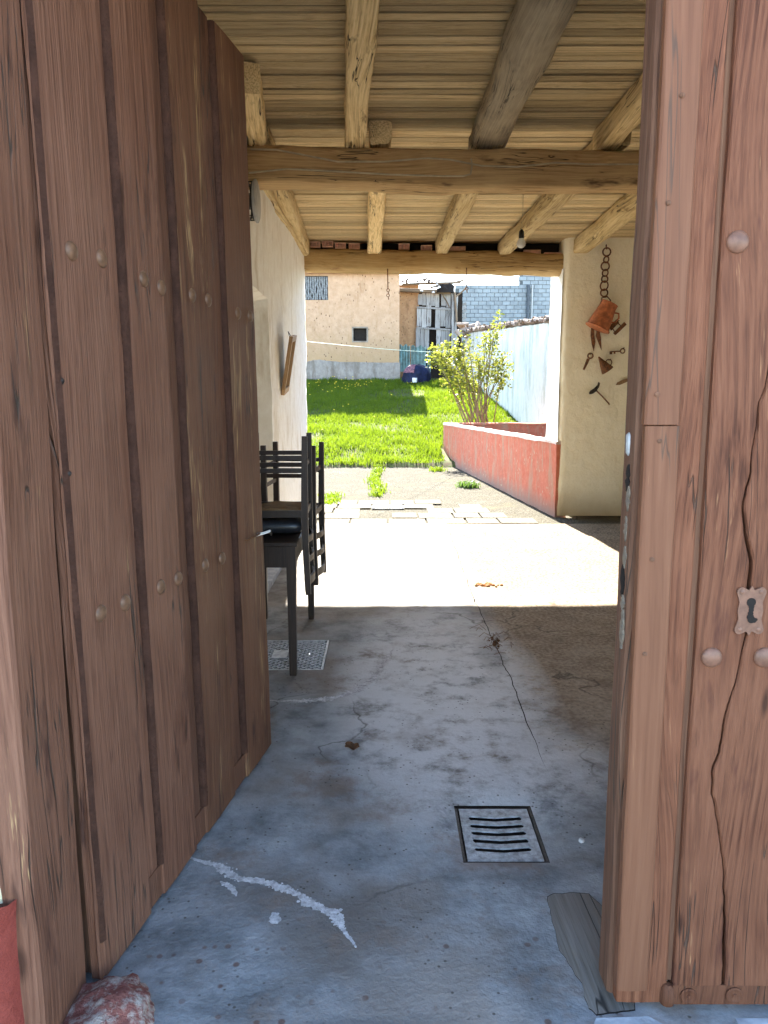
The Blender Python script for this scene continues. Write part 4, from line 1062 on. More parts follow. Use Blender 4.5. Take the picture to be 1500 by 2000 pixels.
# ------------------------------------------------------------------ things on the walls and beams
fr = empty("picture_frame"); tag(fr, "tilted wooden framed mirror leaning out from the white wall", "mirror")
pf = at_x(561, 712, -.90); fr.location = (-.885, pf.y, pf.z)
fw, fh = .20, .265
for a, b in (((-fw,-fh),(fw,-fh+.05)),((-fw,fh-.05),(fw,fh)),((-fw,-fh+.05),(-fw+.05,fh-.05)),((fw-.05,-fh+.05),(fw,fh-.05))):
    MB().box((-.014, a[0], a[1]), (.018, b[0], b[1])).build("frame_rail", M['frame_wood'], fr)
MB().box((-.006,-fw+.045,-fh+.045),(.002,fw-.045,fh-.045)).build("glass", M['mirror'], fr)
MB().tube([(-.012,-.1,fh-.03),(-.05,0,fh+.03),(-.012,.1,fh-.03)], .003, 6).build("hanging_cord", M['iron'], fr)
fr.rotation_euler = (R(6), R(10), R(2))
# round fan-like extractor high on the white wall
p = at_x(499, 393, -.84); fan = tag(empty("wall_fan", (-.95, p.y, p.z)), "round grey wall fan with black cage high on the white wall under the cross beam", "fan")
MB().lathe((.105,0,0), (1,0,0), [(.0,0),(.128,0),(.135,.006),(.135,.016),(.125,.02),(.0,.022)], 32).build("disc", M['greyp'], fan, 40)
mb = MB()
for x_ in (.03,.065,.10): mb.ring((x_,0,0), (1,0,0), .118, .006, 28, 6)
for k in range(10):
    a = k*math.pi/5; mb.tube([(.025, math.cos(a)*.118, math.sin(a)*.118), (.104, math.cos(a)*.118, math.sin(a)*.118)], .004, 6)
mb.build("cage", M['blackp'], fan, 60)
MB().lathe((-.02,0,0), (1,0,0), [(.04,0),(.045,.02),(.045,.09),(.03,.11)], 16).build("motor", M['blackp'], fan, 50)
# bulb hanging from the ceiling between the beams
p = at_y(1018, 474, 6.0); bl = tag(empty("hanging_bulb", (p.x, 6.0, p.z)), "clear frosted light bulb in black holder hanging between the roof beams", "lamp")
MB().lathe((0,0,0), (0,0,-1), [(.014,-.045),(.016,-.03),(.030,-.008),(.034,.008),(.031,.022),(.018,.035),(.001,.04)], 18).build("bulb", M['bulb'], bl, 60)
MB().lathe((0,0,.03), (0,0,1), [(.018,0),(.021,.01),(.019,.05),(.008,.065)], 14).build("holder", M['blackp'], bl, 50)
MB().tube([(0,0,.09),(.006,0,.25),(.0,0,3.27-p.z)], .0022, 6).build("cord", M['cable'], bl)
# pale cable clipped along the cross beam
yb = B1Y - .138
def bp(px, py): q = at_y(px, py, yb - .004 if py > 300 else yb); return (q.x, yb-.006, q.z)
P1_ = [bp(*q) for q in ((490,292),(540,293),(590,302),(660,316),(750,316),(835,309),(880,312),(940,324),(1010,326),(1085,318),(1150,321),(1255,321))]
P2_ = [bp(*q) for q in ((486,338),(560,330),(640,334),(760,341),(860,344),(905,344),(919,340),(922,322),(920,310))]
cb = tag(MB().tube(P1_, .0055, 6).build("cable", M['cable'], None, 60), "pale cable sagging along the upper face of the cross beam", "cable")
tag(MB().tube(P2_, .0055, 6).build("cable", M['cable'], None, 60), "pale cable running along the lower face of the cross beam with upturned end", "cable")
# hooks with rusty chains on the lintel
def hanger(px, top, bot, label, links):
    p = at_y(px, top, 9.45); q = at_y(px, bot, 9.45); o = tag(empty("hanging_hook", (p.x, 9.452, p.z)), label, "hook"); L = p.z-q.z
    MB().tube([(0,.03,.005),(0,-.01,.0),(0,-.018,-.02),(0,-.006,-.035)], .007, 6).build("staple", M['rust'], o, 60)
    MB().tube([(0,-.012,-.02),(.004,-.014,-L*.62),(.006,-.012,-L*.70)], .006, 6).build("rod", M['rust'], o, 60)
    mb = MB()
    for k in range(links): mb.ring((.006+.004*(k%2), -.012, -L*.73 - .03*k), (k%2, 1-(k%2), .2), .017, .005, 10, 5)
    mb.build("links", M['rust'], o, 60)
hanger(757, 526, 582, "rusty rod hook with knotted links hanging from the lintel before the adobe wall", 4)
hanger(911, 524, 578, "plain rusty rod hook hanging from the lintel before the block wall", 2)

# old tools on the cream wall (surface at y = 9.36)
WY = 9.335
def wp(px, py, dy=0.0): p = at_y(px, py, WY - dy); return Vector((p.x, WY - dy, p.z))
c0 = wp(1184, 482); chn = tag(empty("chain", c0), "heavy rusty chain of round links hanging on the cream wall above the jug", "chain")
zz = 0; k = 0
for px, py, r in ((1185,492,.048),(1184,507,.036),(1182,520,.050),(1182,533,.040),(1181,545,.038),(1180,558,.055),(1180,572,.044)):
    c_ = wp(px, py, .02) - c0; MB().ring(c_, (0,1,0) if k % 2 == 0 else (.75,.65,0), r*.95, .0085, 18, 6, upv=(0,0,1)).build("link", M['rust'], chn, 60); k += 1
MB().tube([wp(1184,478,-.03)-c0, wp(1184,482,.03)-c0, wp(1185,487,.02)-c0], .008, 6).build("nail", M['rust'], chn)
# copper jug, tilted
jc = wp(1178, 618, .10); jug = tag(empty("copper_jug", jc), "dented copper jug hanging tilted from the chain on the cream wall", "jug")
ax = Vector((.42, 0, .91)).normalized(); J = .098
MB().lathe((0,0,0), ax, [(.001,-.165),(.115,-.160),(.150,-.150),(.152,-.143),(.135,-.13),(.125,-.05),(.108,.06),(.098,.12),(.103,.165),(.096,.165),(.09,.12),(.001,.11)], 28).build("body", M['copper'], jug, 40)
side = Vector((.91, 0, -.42))
MB().tube([ax*.09 + side*.10, ax*.105 + side*.15, ax*.06 + side*.175, ax*.0 + side*.16, ax*-.02 + side*.118], .010, 8).build("handle", M['copper'], jug, 60)
MB().tube([ax*.16 - side*.10, ax*.175 - side*.115, ax*.22 - side*.06, ax*.2 - side*.01, ax*.16 + side*.02], .008, 8).build("bail", M['rust'], jug, 60)
def flat(name, pts, mat, label, cat, th=.012, dy=.03, extra=None):
    P = [wp(*p, dy) for p in pts]; base = P[0].copy(); o = MB().poly([q-base for q in P], (0, th, 0)).build(name, mat); o.location = base
    return tag(o, label, cat)
# sheep shears
s0 = wp(1163, 655, .03); sh = tag(empty("shears", s0), "old iron sheep shears hanging below the copper jug, blades open", "shears")
for pts in ([(1155,638),(1160,640),(1161,655),(1163,668),(1160,686),(1156,672),(1154,655)], [(1166,640),(1170,642),(1174,660),(1175,684),(1170,672),(1164,656),(1165,648)]):
    MB().poly([wp(*q, .03)-s0 for q in pts], (0,.012,0)).build("blade", M['rust'], sh)
MB().tube([wp(1157,640,.03)-s0, wp(1153,628,.03)-s0, wp(1160,622,.035)-s0, wp(1168,630,.03)-s0, wp(1169,642,.03)-s0], .007, 6).build("bow", M['rust'], sh, 60)
# bell-like iron with cross bar
b0 = wp(1208, 638, .04); bell = tag(empty("iron_clamp", b0), "small iron double-plate clamp on the cream wall right of the copper jug", "clamp")
for pts in ([(1190,638),(1205,624),(1209,630),(1195,645)], [(1199,650),(1220,629),(1224,634),(1203,654)]):
    MB().poly([wp(*q, .05)-b0 for q in pts], (0,.035,0)).build("plate", M['rust'], bell)
MB().tube([wp(1196,641,.04)-b0, wp(1202,650,.04)-b0], .006, 6).build("bolt", M['rust'], bell)
MB().tube([wp(1206,630,.04)-b0, wp(1213,637,.04)-b0], .006, 6).build("bolt", M['rust'], bell)
# big key
k0 = wp(1215, 686, .02); key = tag(empty("old_key", k0), "large old iron key on the cream wall", "key")
MB().tube([wp(1193,687,.02)-k0, wp(1211,686,.02)-k0], .008, 8).build("shank", M['rust'], key)
MB().ring(wp(1216,685.5,.02)-k0, (0,1,0), .026, .007, 16, 6).build("bow", M['rust'], key, 60)
MB().poly([wp(*q,.02)-k0 for q in ((1191,686),(1196,686),(1196,692),(1191,692))], (0,.01,0)).poly([wp(*q,.02)-k0 for q in ((1199,687),(1202,687),(1202,691),(1199,691))], (0,.01,0)).build("bit", M['rust'], key)
# oil can / funnel
f0 = wp(1180, 712, .06); fn = tag(empty("oil_can", f0), "rusty cone-shaped oil can with ring handle on the cream wall", "oil can")
A = wp(1169,697,.06)-f0; Bq = wp(1187,724,.06)-f0; axx = (Bq-A); Lc = axx.length
MB().lathe(A, axx, [(.008,0),(.014,Lc*.1),(.072,Lc*.92),(.074,Lc),(.001,Lc+.002)], 20).build("cone", M['rust'], fn, 40)
MB().ring(wp(1189,708,.05)-f0, (0,1,0), .036, .006, 16, 6).build("handle", M['rust'], fn, 60)
# spanner-like tool, sickle hammer, knife
t0 = wp(1147, 706, .03); sp_ = tag(empty("iron_hook_tool", t0), "short iron tongs on the cream wall left of the oil can", "tool")
MB().tube([wp(1140,722,.03)-t0, wp(1145,711,.03)-t0, wp(1149,701,.03)-t0], [.012,.015,.018], 8).build("shaft", M['rust'], sp_, 60)
MB().ring(wp(1153,695,.03)-t0, (0,1,0), .030, .009, 12, 6).build("jaw", M['rust'], sp_, 60)
h0 = wp(1168, 760, .03); hm = tag(empty("pick_hammer", h0), "small iron pick hammer with thin handle, lowest on the cream wall", "hammer")
MB().poly([wp(*q,.035)-h0 for q in ((1151,768),(1154,763),(1162,758),(1168,752),(1170,746),(1172,749),(1170,756),(1165,764),(1158,769),(1153,770))], (0,.03,0)).build("head", M['iron'], hm)
MB().tube([wp(1164,762,.025)-h0, wp(1178,776,.025)-h0, wp(1189,788,.025)-h0, wp(1190,791,.025)-h0], .008, 8).build("handle", M['rust'], hm, 60)
flat("wooden_paddle", [(1203,752),(1206,747),(1218,741),(1230,738),(1232,742),(1222,747),(1210,752)], M['frame_wood'], "small pale wooden paddle on the cream wall beside the gate edge", "paddle", .015, .03)

for t_, px_, py_ in ((key, 1216, 681), (fn, 1190, 703), (sh, 1161, 623), (hm, 1166, 758), (sp_, 1153, 692), (bell, 1206, 628)):
    q_ = wp(px_, py_, 0); a_ = q_ - Vector(t_.location)
    MB().tube([a_ + Vector((0, .03, 0)), a_ + Vector((0, -.06, .006))], .006, 6).build("nail", M['iron'], t_)

# ------------------------------------------------------------------ red planter walls
rw = tag(empty("red_wall", (2.1, 9.36, 0)), "low red-washed wall of the raised bed leading from the pillar to the lawn", "wall")
def low_wall(p0, p1, h0, h1, th, name, mat, rimmat, seed, z0=0.0):
    p0 = Vector(p0); p1 = Vector(p1); d = p1-p0; L = d.length; t = d/L; nn = Vector((t.y, -t.x)); n = int(L/.08)+2; rings = []; rr = []
    for i in range(n+1):
        s = i/n; c_ = p0 + d*s; h = h0+(h1-h0)*s + .012*fbm((s*L*1.3, seed, 0), 3); r = []
        prof = [(-.5, z0-.05)] + [(-.5, z0+(h-z0)*k/8) for k in range(9)] + [(.5, h)] + [(.5, z0-.05)]
        for k, (u, z) in enumerate(prof):
            dn = .010*fbm((s*L*2, z*2, seed + u*3), 3); q = c_ + nn*(u*th + dn*(1 if u > 0 else -1)); r.append((q.x-2.1, q.y-9.36, z))
        rings.append(r)
        e = .014; zz = h
        rr.append([((c_+nn*u).x-2.1, (c_+nn*u).y-9.36, zz+v+.004*fbm((s*L*6, u*20, seed), 2)) for u, v in ((-th/2-e,-.02),(-th/2-e*.8,.012),(-th/4,.026),(th/4,.026),(th/2+e*.8,.012),(th/2+e,-.02))])
    MB().loft(rings).build(name, mat, rw, 50); MB().loft(rr).build("rim", rimmat, rw, 60)
# outer face runs from pillar to the lawn corner; far face closes the bed
low_wall((2.178, 9.385), (1.38, 17.05), .90, .80, .14, "long_face", M['red_wall'], M['rim'], 1.0)
low_wall((1.46, 17.05), (3.6, 17.05), .80, .80, .14, "end_face", M['red_wall'], M['red_wall'], 2.0)
mb = MB()
for j in range(21):
    yv = 10.2 + 6.8*j/20; x0 = redx(yv) + .10
    for i in range(13): xv = x0 + (3.95-x0)*i/12; mb.v.append((xv, yv, .30 + .03*fbm((xv, yv, 2))))
for j in range(20):
    for i in range(12): mb.f.append((j*13+i, j*13+i+1, (j+1)*13+i+1, (j+1)*13+i))
tag(mb.build("bed_soil", M['soil'], None, 60), kind="structure")

# ------------------------------------------------------------------ white garden wall with tile coping
A0, A1 = Vector((4.05, 10.1)), Vector((3.0, 29.0))
def gwt(y): return 2.62 + .0516*(y-10.1)
gw = tag(empty("garden_wall", (A0.x, A0.y, 0)), "whitewashed garden wall with ragged clay tile coping behind the shrub", "wall")
d = A1-A0; n = 90; nz = 24; mb = MB(); tn = Vector((-d.y, d.x)).normalized()
tn = -Vector((d.y, -d.x)).normalized() if Vector((d.y, -d.x)).x > 0 else Vector((d.y, -d.x)).normalized()
for j in range(nz+1):
    for i in range(n+1):
        c_ = A0 + d*(i/n); zt = gwt(c_.y) + .04*fbm((c_.y*1.2, 5, 0), 3); z = -.1 + (zt+.1)*j/nz
        q = c_ + tn*(.012*fbm((c_.y*1.5, z*1.5, 6), 4)); mb.v.append((q.x-A0.x, q.y-A0.y, z))
for j in range(nz):
    for i in range(n): mb.f.append((j*(n+1)+i, j*(n+1)+i+1, (j+1)*(n+1)+i+1, (j+1)*(n+1)+i))
mb.build("wall_face", M['garden_wall'], gw, 60)
core = MB(); 
core.loft([[((c_-tn*.03).x-A0.x, (c_-tn*.03).y-A0.y, -.1), ((c_-tn*.38).x-A0.x, (c_-tn*.38).y-A0.y, -.1), ((c_-tn*.38).x-A0.x, (c_-tn*.38).y-A0.y, gwt(c_.y)-.05), ((c_-tn*.03).x-A0.x, (c_-tn*.03).y-A0.y, gwt(c_.y)-.05)] for c_ in (A0, A1)])
core.build("wall_core", M['mortar'], gw)
def half_tile(L=.42, r=.085, th=.014):
    rings = []
    for i in range(2):
        x = (i-.5)*L; rr = r*(1+.12*(i-.5)); pts = [(x, rr*math.cos(math.pi*k/7), rr*math.sin(math.pi*k/7)) for k in range(8)] + [(x, (rr-th)*math.cos(math.pi*k/7), (rr-th)*math.sin(math.pi*k/7)) for k in range(7,-1,-1)]
        rings.append(pts)
    return MB().loft(rings)
ht_ = half_tile().mesh("coping", 50); ht_.materials.append(M['tile_pale']); ht2 = half_tile().mesh("coping2", 50); ht2.materials.append(M['tile'])
random.seed(31)
yv = 10.5
while yv < 29.2:
    t_ = (yv-A0.y)/d.y; c_ = A0 + d*t_
    for k in range(2):
        o = link("coping_tile", random.choice((ht_, ht_, ht2)), None, gw)
        o.location = (c_.x - A0.x - tn.x*(.10+.2*k) + random.uniform(-.03,.03), yv - A0.y + random.uniform(-.05,.05), gwt(yv) + .0 + .04*k + random.uniform(0,.05))
        o.rotation_euler = (random.uniform(-.3,.3), random.uniform(.05,.25), random.uniform(-.35,.35))
    yv += .19 if yv < 21 else .15
for k in range(26):                                   # heaped loose tiles at the far end
    q = at_y(random.uniform(895, 950), random.uniform(632, 655), 28.6 - random.random()*.5)
    o = link("coping_tile", ht_, None, gw); o.location = (q.x-A0.x, q.y-A0.y, q.z); o.rotation_euler = (random.uniform(-1,1), random.uniform(-.5,.5), random.uniform(0,3))
# exposed stones where the whitewash has fallen off
for k in range(7):
    yv = at_x(1064, 790, 3.9).y if False else 16.2 + random.uniform(-.5,.4); t_ = (yv-A0.y)/d.y; c_ = A0 + d*t_; z = 1.0 + k*.10
    st_m = MB(); rx = random.uniform(.10,.2)
    st_m.lathe((0,0,0), (tn.x, tn.y, 0), [(rx*.9,-.02),(rx,.01),(rx*.7,.03),(.001,.035)], 7)
    o = st_m.build("exposed_stone", M['adobe2'], gw, 40); o.location = (c_.x-A0.x, yv-A0.y, z); o.scale = (1,1,.5)

# ------------------------------------------------------------------ adobe farmhouse behind the lawn
HY = 28.0
hs = tag(empty("adobe_house", (-2, HY, 0)), "old adobe farmhouse with grey cement plinth facing the lawn", "house")
def hpart(mb, name, mat, smooth=None, parent=hs):
    o = mb.build(name, mat, None, smooth); o.parent = parent; o.location = (2, -HY, 0) if parent is hs else (0,0,0); return o
xr = at_y(780, 650, HY).x
W1a, W1b = at_y(590, 530, HY), at_y(641, 586, HY); S1a, S1b = at_y(690, 641, HY), at_y(716, 666, HY)
TOPZ = 5.62
xs = sorted(set(lin(-9, xr, 60) + [W1a.x, W1b.x, S1a.x, S1b.x])); zs = sorted(set(lin(1.2, TOPZ, 36) + [W1b.z, 5.5, S1a.z, S1b.z]))
mb = MB(); nx = len(xs)
for z in zs:
    for x in xs: mb.v.append((x, HY + .025*fbm((x*.8, z*.8, 2), 4), z))
for j in range(len(zs)-1):
    for i in range(nx-1):
        cx, cz = (xs[i]+xs[i+1])/2, (zs[j]+zs[j+1])/2
        if (W1a.x < cx < W1b.x and W1b.z < cz < 5.5) or (S1a.x < cx < S1b.x and S1b.z < cz < S1a.z): continue
        mb.f.append((j*nx+i, j*nx+i+1, (j+1)*nx+i+1, (j+1)*nx+i))
hpart(mb, "wall", M['adobe'], 60)
hpart(MB().box((xr-.3, HY+.05, 1.2), (xr-.002, HY+5, TOPZ)).box((-9, HY+.35, 1.2), (xr-.31, HY+.6, TOPZ)), "wall_core", M['adobe'])
def pl_top(x): return 2.52 + .09*fbm((x*.7, 3, 0), 4)
mb = MB(); n = 80; rings = []
for i in range(n+1):
    x = -9 + (xr+.03+9)*i/n; zt = pl_top(x); rings.append([(x, HY+.03, 1.2), (x, HY-.05+.015*fbm((x*2, 1, 1), 3), 1.2), (x, HY-.05+.015*fbm((x*2, 2, 1), 3), zt-.03), (x, HY-.02, zt), (x, HY+.03, zt)])
hpart(mb.loft(rings), "plinth", M['cement'], 50)
# windows
wdw = hpart(MB().box((W1a.x, HY+.10, W1b.z), (W1b.x, HY+.12, 5.5)), "window", M['gapdark'])
random.seed(8)
for k in range(11):
    x = W1a.x + .05 + (W1b.x-W1a.x-.1)*k/10; mb = MB(); pts = []
    for i in range(7):
        z = 5.48 - (5.48-W1b.z-.02)*i/6; xx = x + .05*mn.noise(Vector((i*.9, k, 2))); pts.append([(xx-.03, HY+.05+.02*mn.noise(Vector((i, k, 5))), z), (xx+.03, HY+.05+.02*mn.noise(Vector((i, k, 8))), z), (xx+.03, HY+.056, z), (xx-.03, HY+.056, z)])
    o = mb.loft(pts).build("plastic_strip", M['plastic'], wdw)
sw = hpart(MB().box((S1a.x, HY+.12, S1b.z), (S1b.x, HY+.14, S1a.z)), "window", M['gapdark'])
mb = MB(); a = .05
mb.box((S1a.x-a, HY-.03, S1b.z-a), (S1b.x+a, HY+.10, S1b.z)).box((S1a.x-a, HY-.03, S1a.z), (S1b.x+a, HY+.10, S1a.z+a)).box((S1a.x-a, HY-.03, S1b.z), (S1a.x, HY+.10, S1a.z)).box((S1b.x, HY-.03, S1b.z), (S1b.x+a*1.2, HY+.10, S1a.z))
mb.build("window_frame", M['cement'], sw)
# tile roof of the house
rf = hpart(MB().add([(-9.3,HY-.25,TOPZ-.05),(xr+.2,HY-.25,TOPZ-.05),(xr+.2,HY+4,TOPZ+1.2),(-9.3,HY+4,TOPZ+1.2),(-9.3,HY-.25,TOPZ+.05),(xr+.2,HY-.25,TOPZ+.05),(xr+.2,HY+4,TOPZ+1.3),(-9.3,HY+4,TOPZ+1.3)], [(0,1,2,3),(4,5,6,7),(0,1,5,4),(1,2,6,5),(2,3,7,6),(3,0,4,7)]), "roof", M['roof'])

# ruined lean-to with grey plank door, right of the house
BY = 33.0
br_ = tag(empty("ruined_barn", (1.5, BY, 0)), "collapsing adobe barn with weathered grey plank doors and sagging tile roof", "barn")
def kpart(mb, name, mat, smooth=None): o = mb.build(name, mat, None, smooth); o.parent = br_; o.location = (-1.5, -BY, 0); return o
xa, xb = at_y(779, 600, BY).x, at_y(818, 600, BY).x
mb = MB(); xs = lin(xa-.2, xb, 12); zs = lin(1.5, 5.85, 24); nx = len(xs)
for z in zs:
    for x in xs: mb.v.append((x, BY + .05*fbm((x*1.5, z*1.5, 2), 4), z))
for j in range(len(zs)-1):
    for i in range(nx-1): mb.f.append((j*nx+i, j*nx+i+1, (j+1)*nx+i+1, (j+1)*nx+i))
kpart(mb, "wall", M['adobe2'], 60)
kpart(MB().box((xa-.3, BY+.45, 1.5), (at_y(905, 600, BY).x, BY+.6, 5.6)), "back_wall", M['gapdark'])
# plank doors: two columns, three courses, boards one by one
random.seed(17)
for (p0, p1, c0_, c1_) in (((816,572),(858,598),0,0),((862,575),(880,600),0,0),((814,600),(842,640),0,0),((850,602),(880,640),0,0),((812,640),(838,682),0,0),((852,642),(879,690),0,0)):
    a = at_y(*p0, BY-.1); b = at_y(*p1, BY-.1); nb = max(2, int((b.x-a.x)/.17)); tilt = random.uniform(-.03,.03)
    for i in range(nb):
        w_ = (b.x-a.x)/nb; x = a.x + w_*i; mb = MB(); rings = []
        for k in range(6):
            z = b.z + (a.z+random.uniform(-.0,.02)-b.z)*k/5; e0 = .012*mn.noise(Vector((z*3, i, p0[0]))); dz = random.uniform(-.06,.06) if k in (0,5) else 0
            rings.append([(x+e0+.006, BY-.13, z+dz), (x+w_-.006+e0, BY-.13+.012*mn.noise(Vector((z, i, 4))), z+dz), (x+w_-.006+e0, BY-.10, z+dz), (x+.006+e0, BY-.10, z+dz)])
        kpart(mb.loft(rings), "plank", M['greywood'])
for py_ in (600, 640):
    a = at_y(814, py_, BY-.14); b = at_y(880, py_+4, BY-.14)
    kpart(MB().bar(a, b, .06, .07), "door_batten", M['greywood'])
for px_, z0_, z1_ in ((884, 1.8, 5.8),(890, 2.2, 5.4)):
    a = at_y(px_, 650, BY-.2); 
    kpart(post_loft(a.x-.06, a.x+.06, BY-.25, BY-.14, z0_, z1_, px_, .02, .03, 14), "post", M['greywood'], 40)
for (p0, p1, w_) in (((780,566),(880,571),.16),((785,556),(900,552),.10),((840,562),(905,548),.09),((862,570),(878,600),.05),((886,585),(912,560),.06),((892,628),(888,570),.08)):
    a = at_y(*p0, BY-.3); b = at_y(*p1, BY-.35)
    o = timber("roof_timber", a, b, w_, w_, M['oldbeam'], .8, .03, .012, p0[0]*.37, 14, 10, 0, br_); o.matrix_basis = Matrix.Translation((-1.5,-BY,0)) @ o.matrix_basis
for k in range(11):
    a = at_y(783 + k*7.2, 549 + 2*math.sin(k*1.7), BY-.45); o = link("roof_tile", ht2 if k % 3 else ht_, None, br_); o.location = (a.x-1.5, a.y-BY, a.z-.03); o.rotation_euler = (random.uniform(-.15,.15), random.uniform(-.25,.0), math.pi/2 + random.uniform(-.15,.15)); o.scale = (1.3,1.15,1.15)
    a2 = at_y(786 + k*7.2, 545, BY-.1); o = link("roof_tile", ht2, None, br_); o.location = (a2.x-1.5, a2.y-BY, a2.z); o.rotation_euler = (random.uniform(-.1,.1), -.2, math.pi/2); o.scale = (1.3,1.15,1.15)
kpart(lump("thatch_lump", tuple(at_y(872, 568, BY-.4)), (.28,.25,.36), M['oldbeam'], 5.0, 16, 8, .6), "thatch_lump", M['oldbeam']) if False else None
lp = at_y(870, 566, BY-.35)
o = lump("debris_lump", (lp.x-1.5, lp.y-BY, lp.z-.1), (.34,.25,.34), M['gapdark'], 5.0, 16, 8, .7); o.parent = br_
for px_, py_ in ((853,556),(858,561),(823,568),(846,571)):
    a = at_y(px_, py_, BY-.62); o = lump("plaster_chunk", (a.x-1.5, a.y-BY, a.z), (.06,.05,.05), M['jamb_white'], px_, 8, 4, .5); o.parent = br_
# pale blue sheets leaning across the yard corner
for k, (q0, q1) in enumerate((((779,674),(801,716)),((803,676),(832,722)),((834,684),(841,724)))):
    a = at_y(*q0, 31.5); b = at_y(*q1, 31.5); n = 14; rings = []
    for i in range(n+1):
        x = a.x + (b.x-a.x)*i/n; yy = 31.5 + .02*math.sin(i*1.9); rings.append([(x, yy, b.z-.2), (x, yy+.10, a.z + .05*math.sin(i*.9)), (x, yy+.11, a.z + .05*math.sin(i*.9)), (x, yy+.012, b.z-.2)])
    o = MB().loft(rings).build("corrugated_sheet", M['blue_sheet'], None, 60)
    tag(o, ("pale blue sheet leaning by the house corner, nearest the adobe plaster", "widest pale blue sheet leaning between house corner and shrub", "narrow pale blue strip leaning beside the shrub")[k], "sheet")
# thing under a navy tarpaulin
a = at_y(784, 750, 27.5); b = at_y(841, 711, 27.5); cx = (a.x+b.x)/2; wd = (b.x-a.x)/2; hh_ = b.z - ground_z(cx, 27.5)
tp = empty("covered_heap", (cx, 27.5, ground_z(cx, 27.5)-.02)); tag(tp, "heap under a navy tarpaulin and faded pink cloth at the house corner", "covered heap")
def tarp(sc_, p0, p1, name, mat, off):
    rings = []; m = 12; n = 40
    for i in range(m+1):
        ph = math.pi/2*i/m; r = []
        for j in range(n+1):
            a_ = p0 + (p1-p0)*j/n; f = 1 + .10*mn.noise(Vector((math.cos(a_)*3, math.sin(a_)*3, ph*1.5))) + .05*math.sin(a_*9 + ph*2)*math.sin(ph)
            x = math.cos(a_)*wd*math.sin(ph)**.7*f*sc_; y_ = math.sin(a_)*.38*math.sin(ph)**.7*f*sc_; z = hh_*(math.cos(ph)**.8 if ph < 1.57 else 0)*sc_*(1+.08*mn.noise(Vector((a_, ph*3, 1))))
            r.append((x + .12*wd*math.cos(ph), y_, z + off))
        rings.append(r)
    return MB().loft(rings, cap=False, closed=False).build(name, mat, tp, 70)
tarp(1.0, 0, 2*math.pi, "tarpaulin", M['tarp'], 0)
me_rings = []
for i in range(8):
    ph = .25 + .85*i/7; r = []
    for j in range(12):
        a_ = math.pi*1.02 + 1.15*j/11 + .12*ph; f = 1.06 + .10*mn.noise(Vector((math.cos(a_)*3, math.sin(a_)*3, ph*1.5)))
        r.append((math.cos(a_)*wd*math.sin(ph)**.7*f + .12*wd*math.cos(ph), math.sin(a_)*.38*math.sin(ph)**.7*f, hh_*math.cos(ph)**.8*1.03 + .012*math.sin(j*2.2)))
    me_rings.append(r)
MB().loft(me_rings, cap=False, closed=False).build("pink_cloth", M['pink'], tp, 60)
MB().lathe((-.12*wd, -.43, 0), (0,0,1), [(.07,0),(.08,.02),(.085,.15),(.08,.16)], 14).build("bucket", M['jamb_white'], tp, 40)

# ------------------------------------------------------------------ concrete block wall far right
KY = 40.0
kw = tag(empty("block_wall", (6, KY, 0)), "tall grey concrete block wall rising behind the garden wall", "wall")
xk0, xk1 = at_y(888, 600, KY).x, 11.0
zst = at_y(950, 556, KY).z
MB().box((xk0-6+.01, .03, 1.2), (xk1-6-.01, .17, zst-.01)).build("mortar_bed", M['mortar'], kw)
xst = at_y(1014, 550, KY).x
MB().box((xst-6+.01, .031, zst-.2), (xk1-6-.01, .169, zst+.79)).build("mortar_bed", M['mortar'], kw)
bmk = MB().box((-.189,-.0,-.089),(.189,.19,.089)).mesh("block"); bmk.materials.append(M['block'])
random.seed(2)
for r_ in range(18):
    z = zst + .7 - .2*r_; x = xk0 + (.2 if r_ % 2 else 0) + .2
    while x < xk1 - .2:
        if (z < zst or x > xst + .15) and z > 3.8:
            o = link("block", bmk, None, kw); o.location = (x-6, random.uniform(-.004,.004), z); 
        x += .4
p0, p1 = at_y(1034, 556, KY-.1), at_y(1034, 640, KY-.1)
tag(MB().tube([(p0.x-.04, KY-.11, p0.z), (p0.x-.05, KY-.11, 2.0)], .075, 10).build("downpipe", M['pipe'], None, 60), "dark vertical pipe running down the concrete block wall", "pipe")
tag(MB().tube([(p0.x+.16, KY-.08, p0.z), (p0.x+.17, KY-.08, 2.0)], .035, 8).build("conduit", M['castiron'], None, 60), "thin grey conduit beside the dark pipe on the block wall", "pipe")
# leaning old timber board in front of the block wall
a, b = at_y(888,600,34.0), at_y(905,655,34.0)
kf = tag(empty("slat_panel", ((a.x+b.x)/2, 34.0, b.z)), "slanting grey slat panel beside the ruined barn", "panel")
for i in range(9):
    z = (a.z-b.z)*i/8; MB().bar((-.28+.0*i, 0, z-.1), (.30, -.05, z+.16), .02, .10).build("slat", M['greywood'], kf)

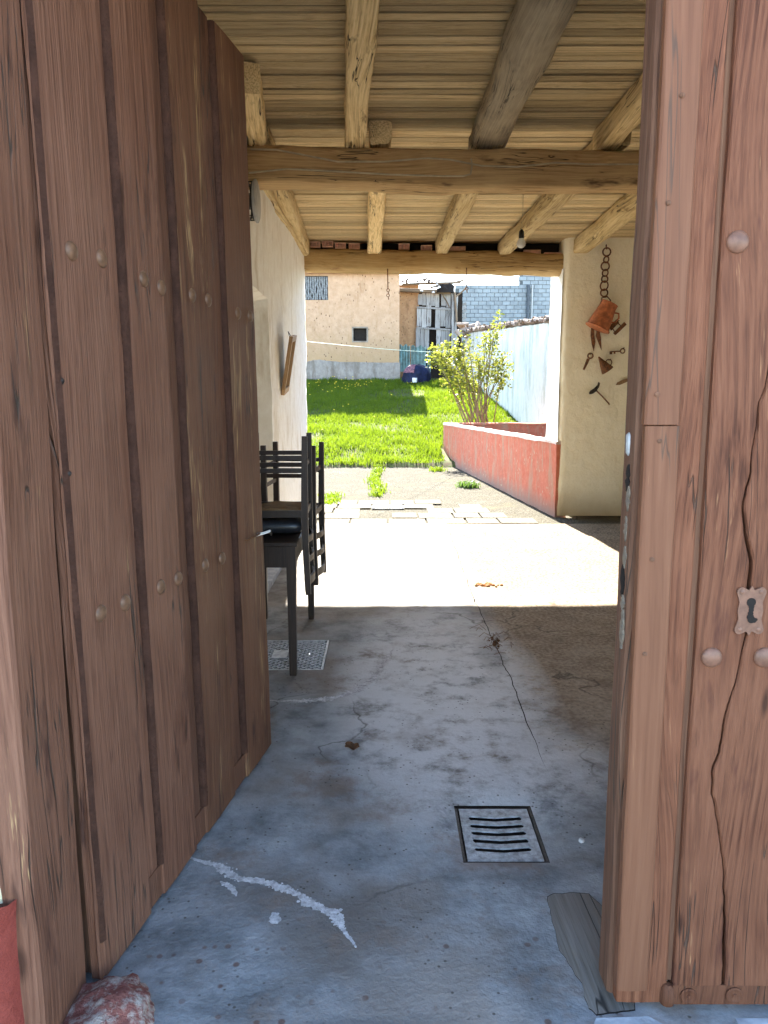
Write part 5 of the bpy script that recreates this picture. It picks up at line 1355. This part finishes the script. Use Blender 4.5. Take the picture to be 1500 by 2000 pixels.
# ------------------------------------------------------------------ shrub
random.seed(44)
sx_, sy_ = 2.22, 17.9; sz_ = ground_z(sx_, sy_)
shr = tag(empty("shrub", (sx_, sy_, sz_)), "tall loose shrub with yellow-green leaves behind the red wall", "shrub")
tips_px = [(975,618),(968,640),(950,660),(930,690),(935,720),(915,670),(900,655),(885,660),(870,672),(848,678),(842,690),(862,690),(890,690),(905,710),(880,715),(872,735),(895,740),(920,745),(950,690),(985,700),(990,720),(978,740),(965,700),(900,770),(912,725),(958,650),(938,700)]
stems = MB(); leaves = MB(); nl = 0
V = []; F = []
def leafq(p, s):
    a = random.uniform(0, 6.28); el = random.uniform(-.6, .9); dv = Vector((math.cos(a)*math.cos(el), math.sin(a)*math.cos(el), math.sin(el))); o_ = dv.orthogonal().normalized(); o_.rotate(Matrix.Rotation(random.uniform(0,6.28), 3, dv))
    b = len(V); q = p + dv*s; V.extend([tuple(p), tuple(p+dv*s*.5+o_*s*.28), tuple(q), tuple(p+dv*s*.5-o_*s*.28)]); F.append((b, b+1, b+2, b+3))
for k, (px, py) in enumerate(tips_px):
    t = at_y(px, py, sy_ + random.uniform(-.55,.45)) - Vector((sx_, sy_, sz_)); base = Vector((random.gauss(0,.16), random.gauss(0,.08), -.05))
    mid = base.lerp(t, .55) + Vector((random.gauss(0,.07), random.gauss(0,.07), .12)); pts = []
    for i in range(11):
        u = i/10; pts.append(base*(1-u)**2 + mid*2*u*(1-u) + t*u*u)
    stems.tube(pts, [.015*(1-.75*i/10) + .003 for i in range(11)], 5)
    L = t.length; dens = int(16 + 30*random.random())
    for _ in range(dens):
        u = 1 - abs(random.gauss(0, .17)); u = min(1.02, max(.42, u)); p = base*(1-u)**2 + mid*2*u*(1-u) + t*u*u
        c_ = p + Vector((random.gauss(0,.085), random.gauss(0,.085), random.gauss(0,.085)))
        for _ in range(4): leafq(c_ + Vector((random.gauss(0,.03), random.gauss(0,.03), random.gauss(0,.03))), random.uniform(.05,.105))
stems.build("stems", M['stem'], shr, 60)
me = bpy.data.meshes.new("foliage"); me.from_pydata(V, [], F); me.update(); link("foliage", me, M['shrub'], shr)

# washing line from the side wall to the garden wall
a = Vector((-1.0, 9.72, 2.20)); b = at_y(948, 683, 25.0)
a = at_x(597, 667, -1.02)
pts = [a.lerp(b, i/16) - Vector((0,0,.10*math.sin(math.pi*i/16))) for i in range(17)]
wl = tag(MB().tube(pts, .004, 6).build("washing_line", M['line'], None, 60), "thin green washing line stretched across the yard", "washing line")
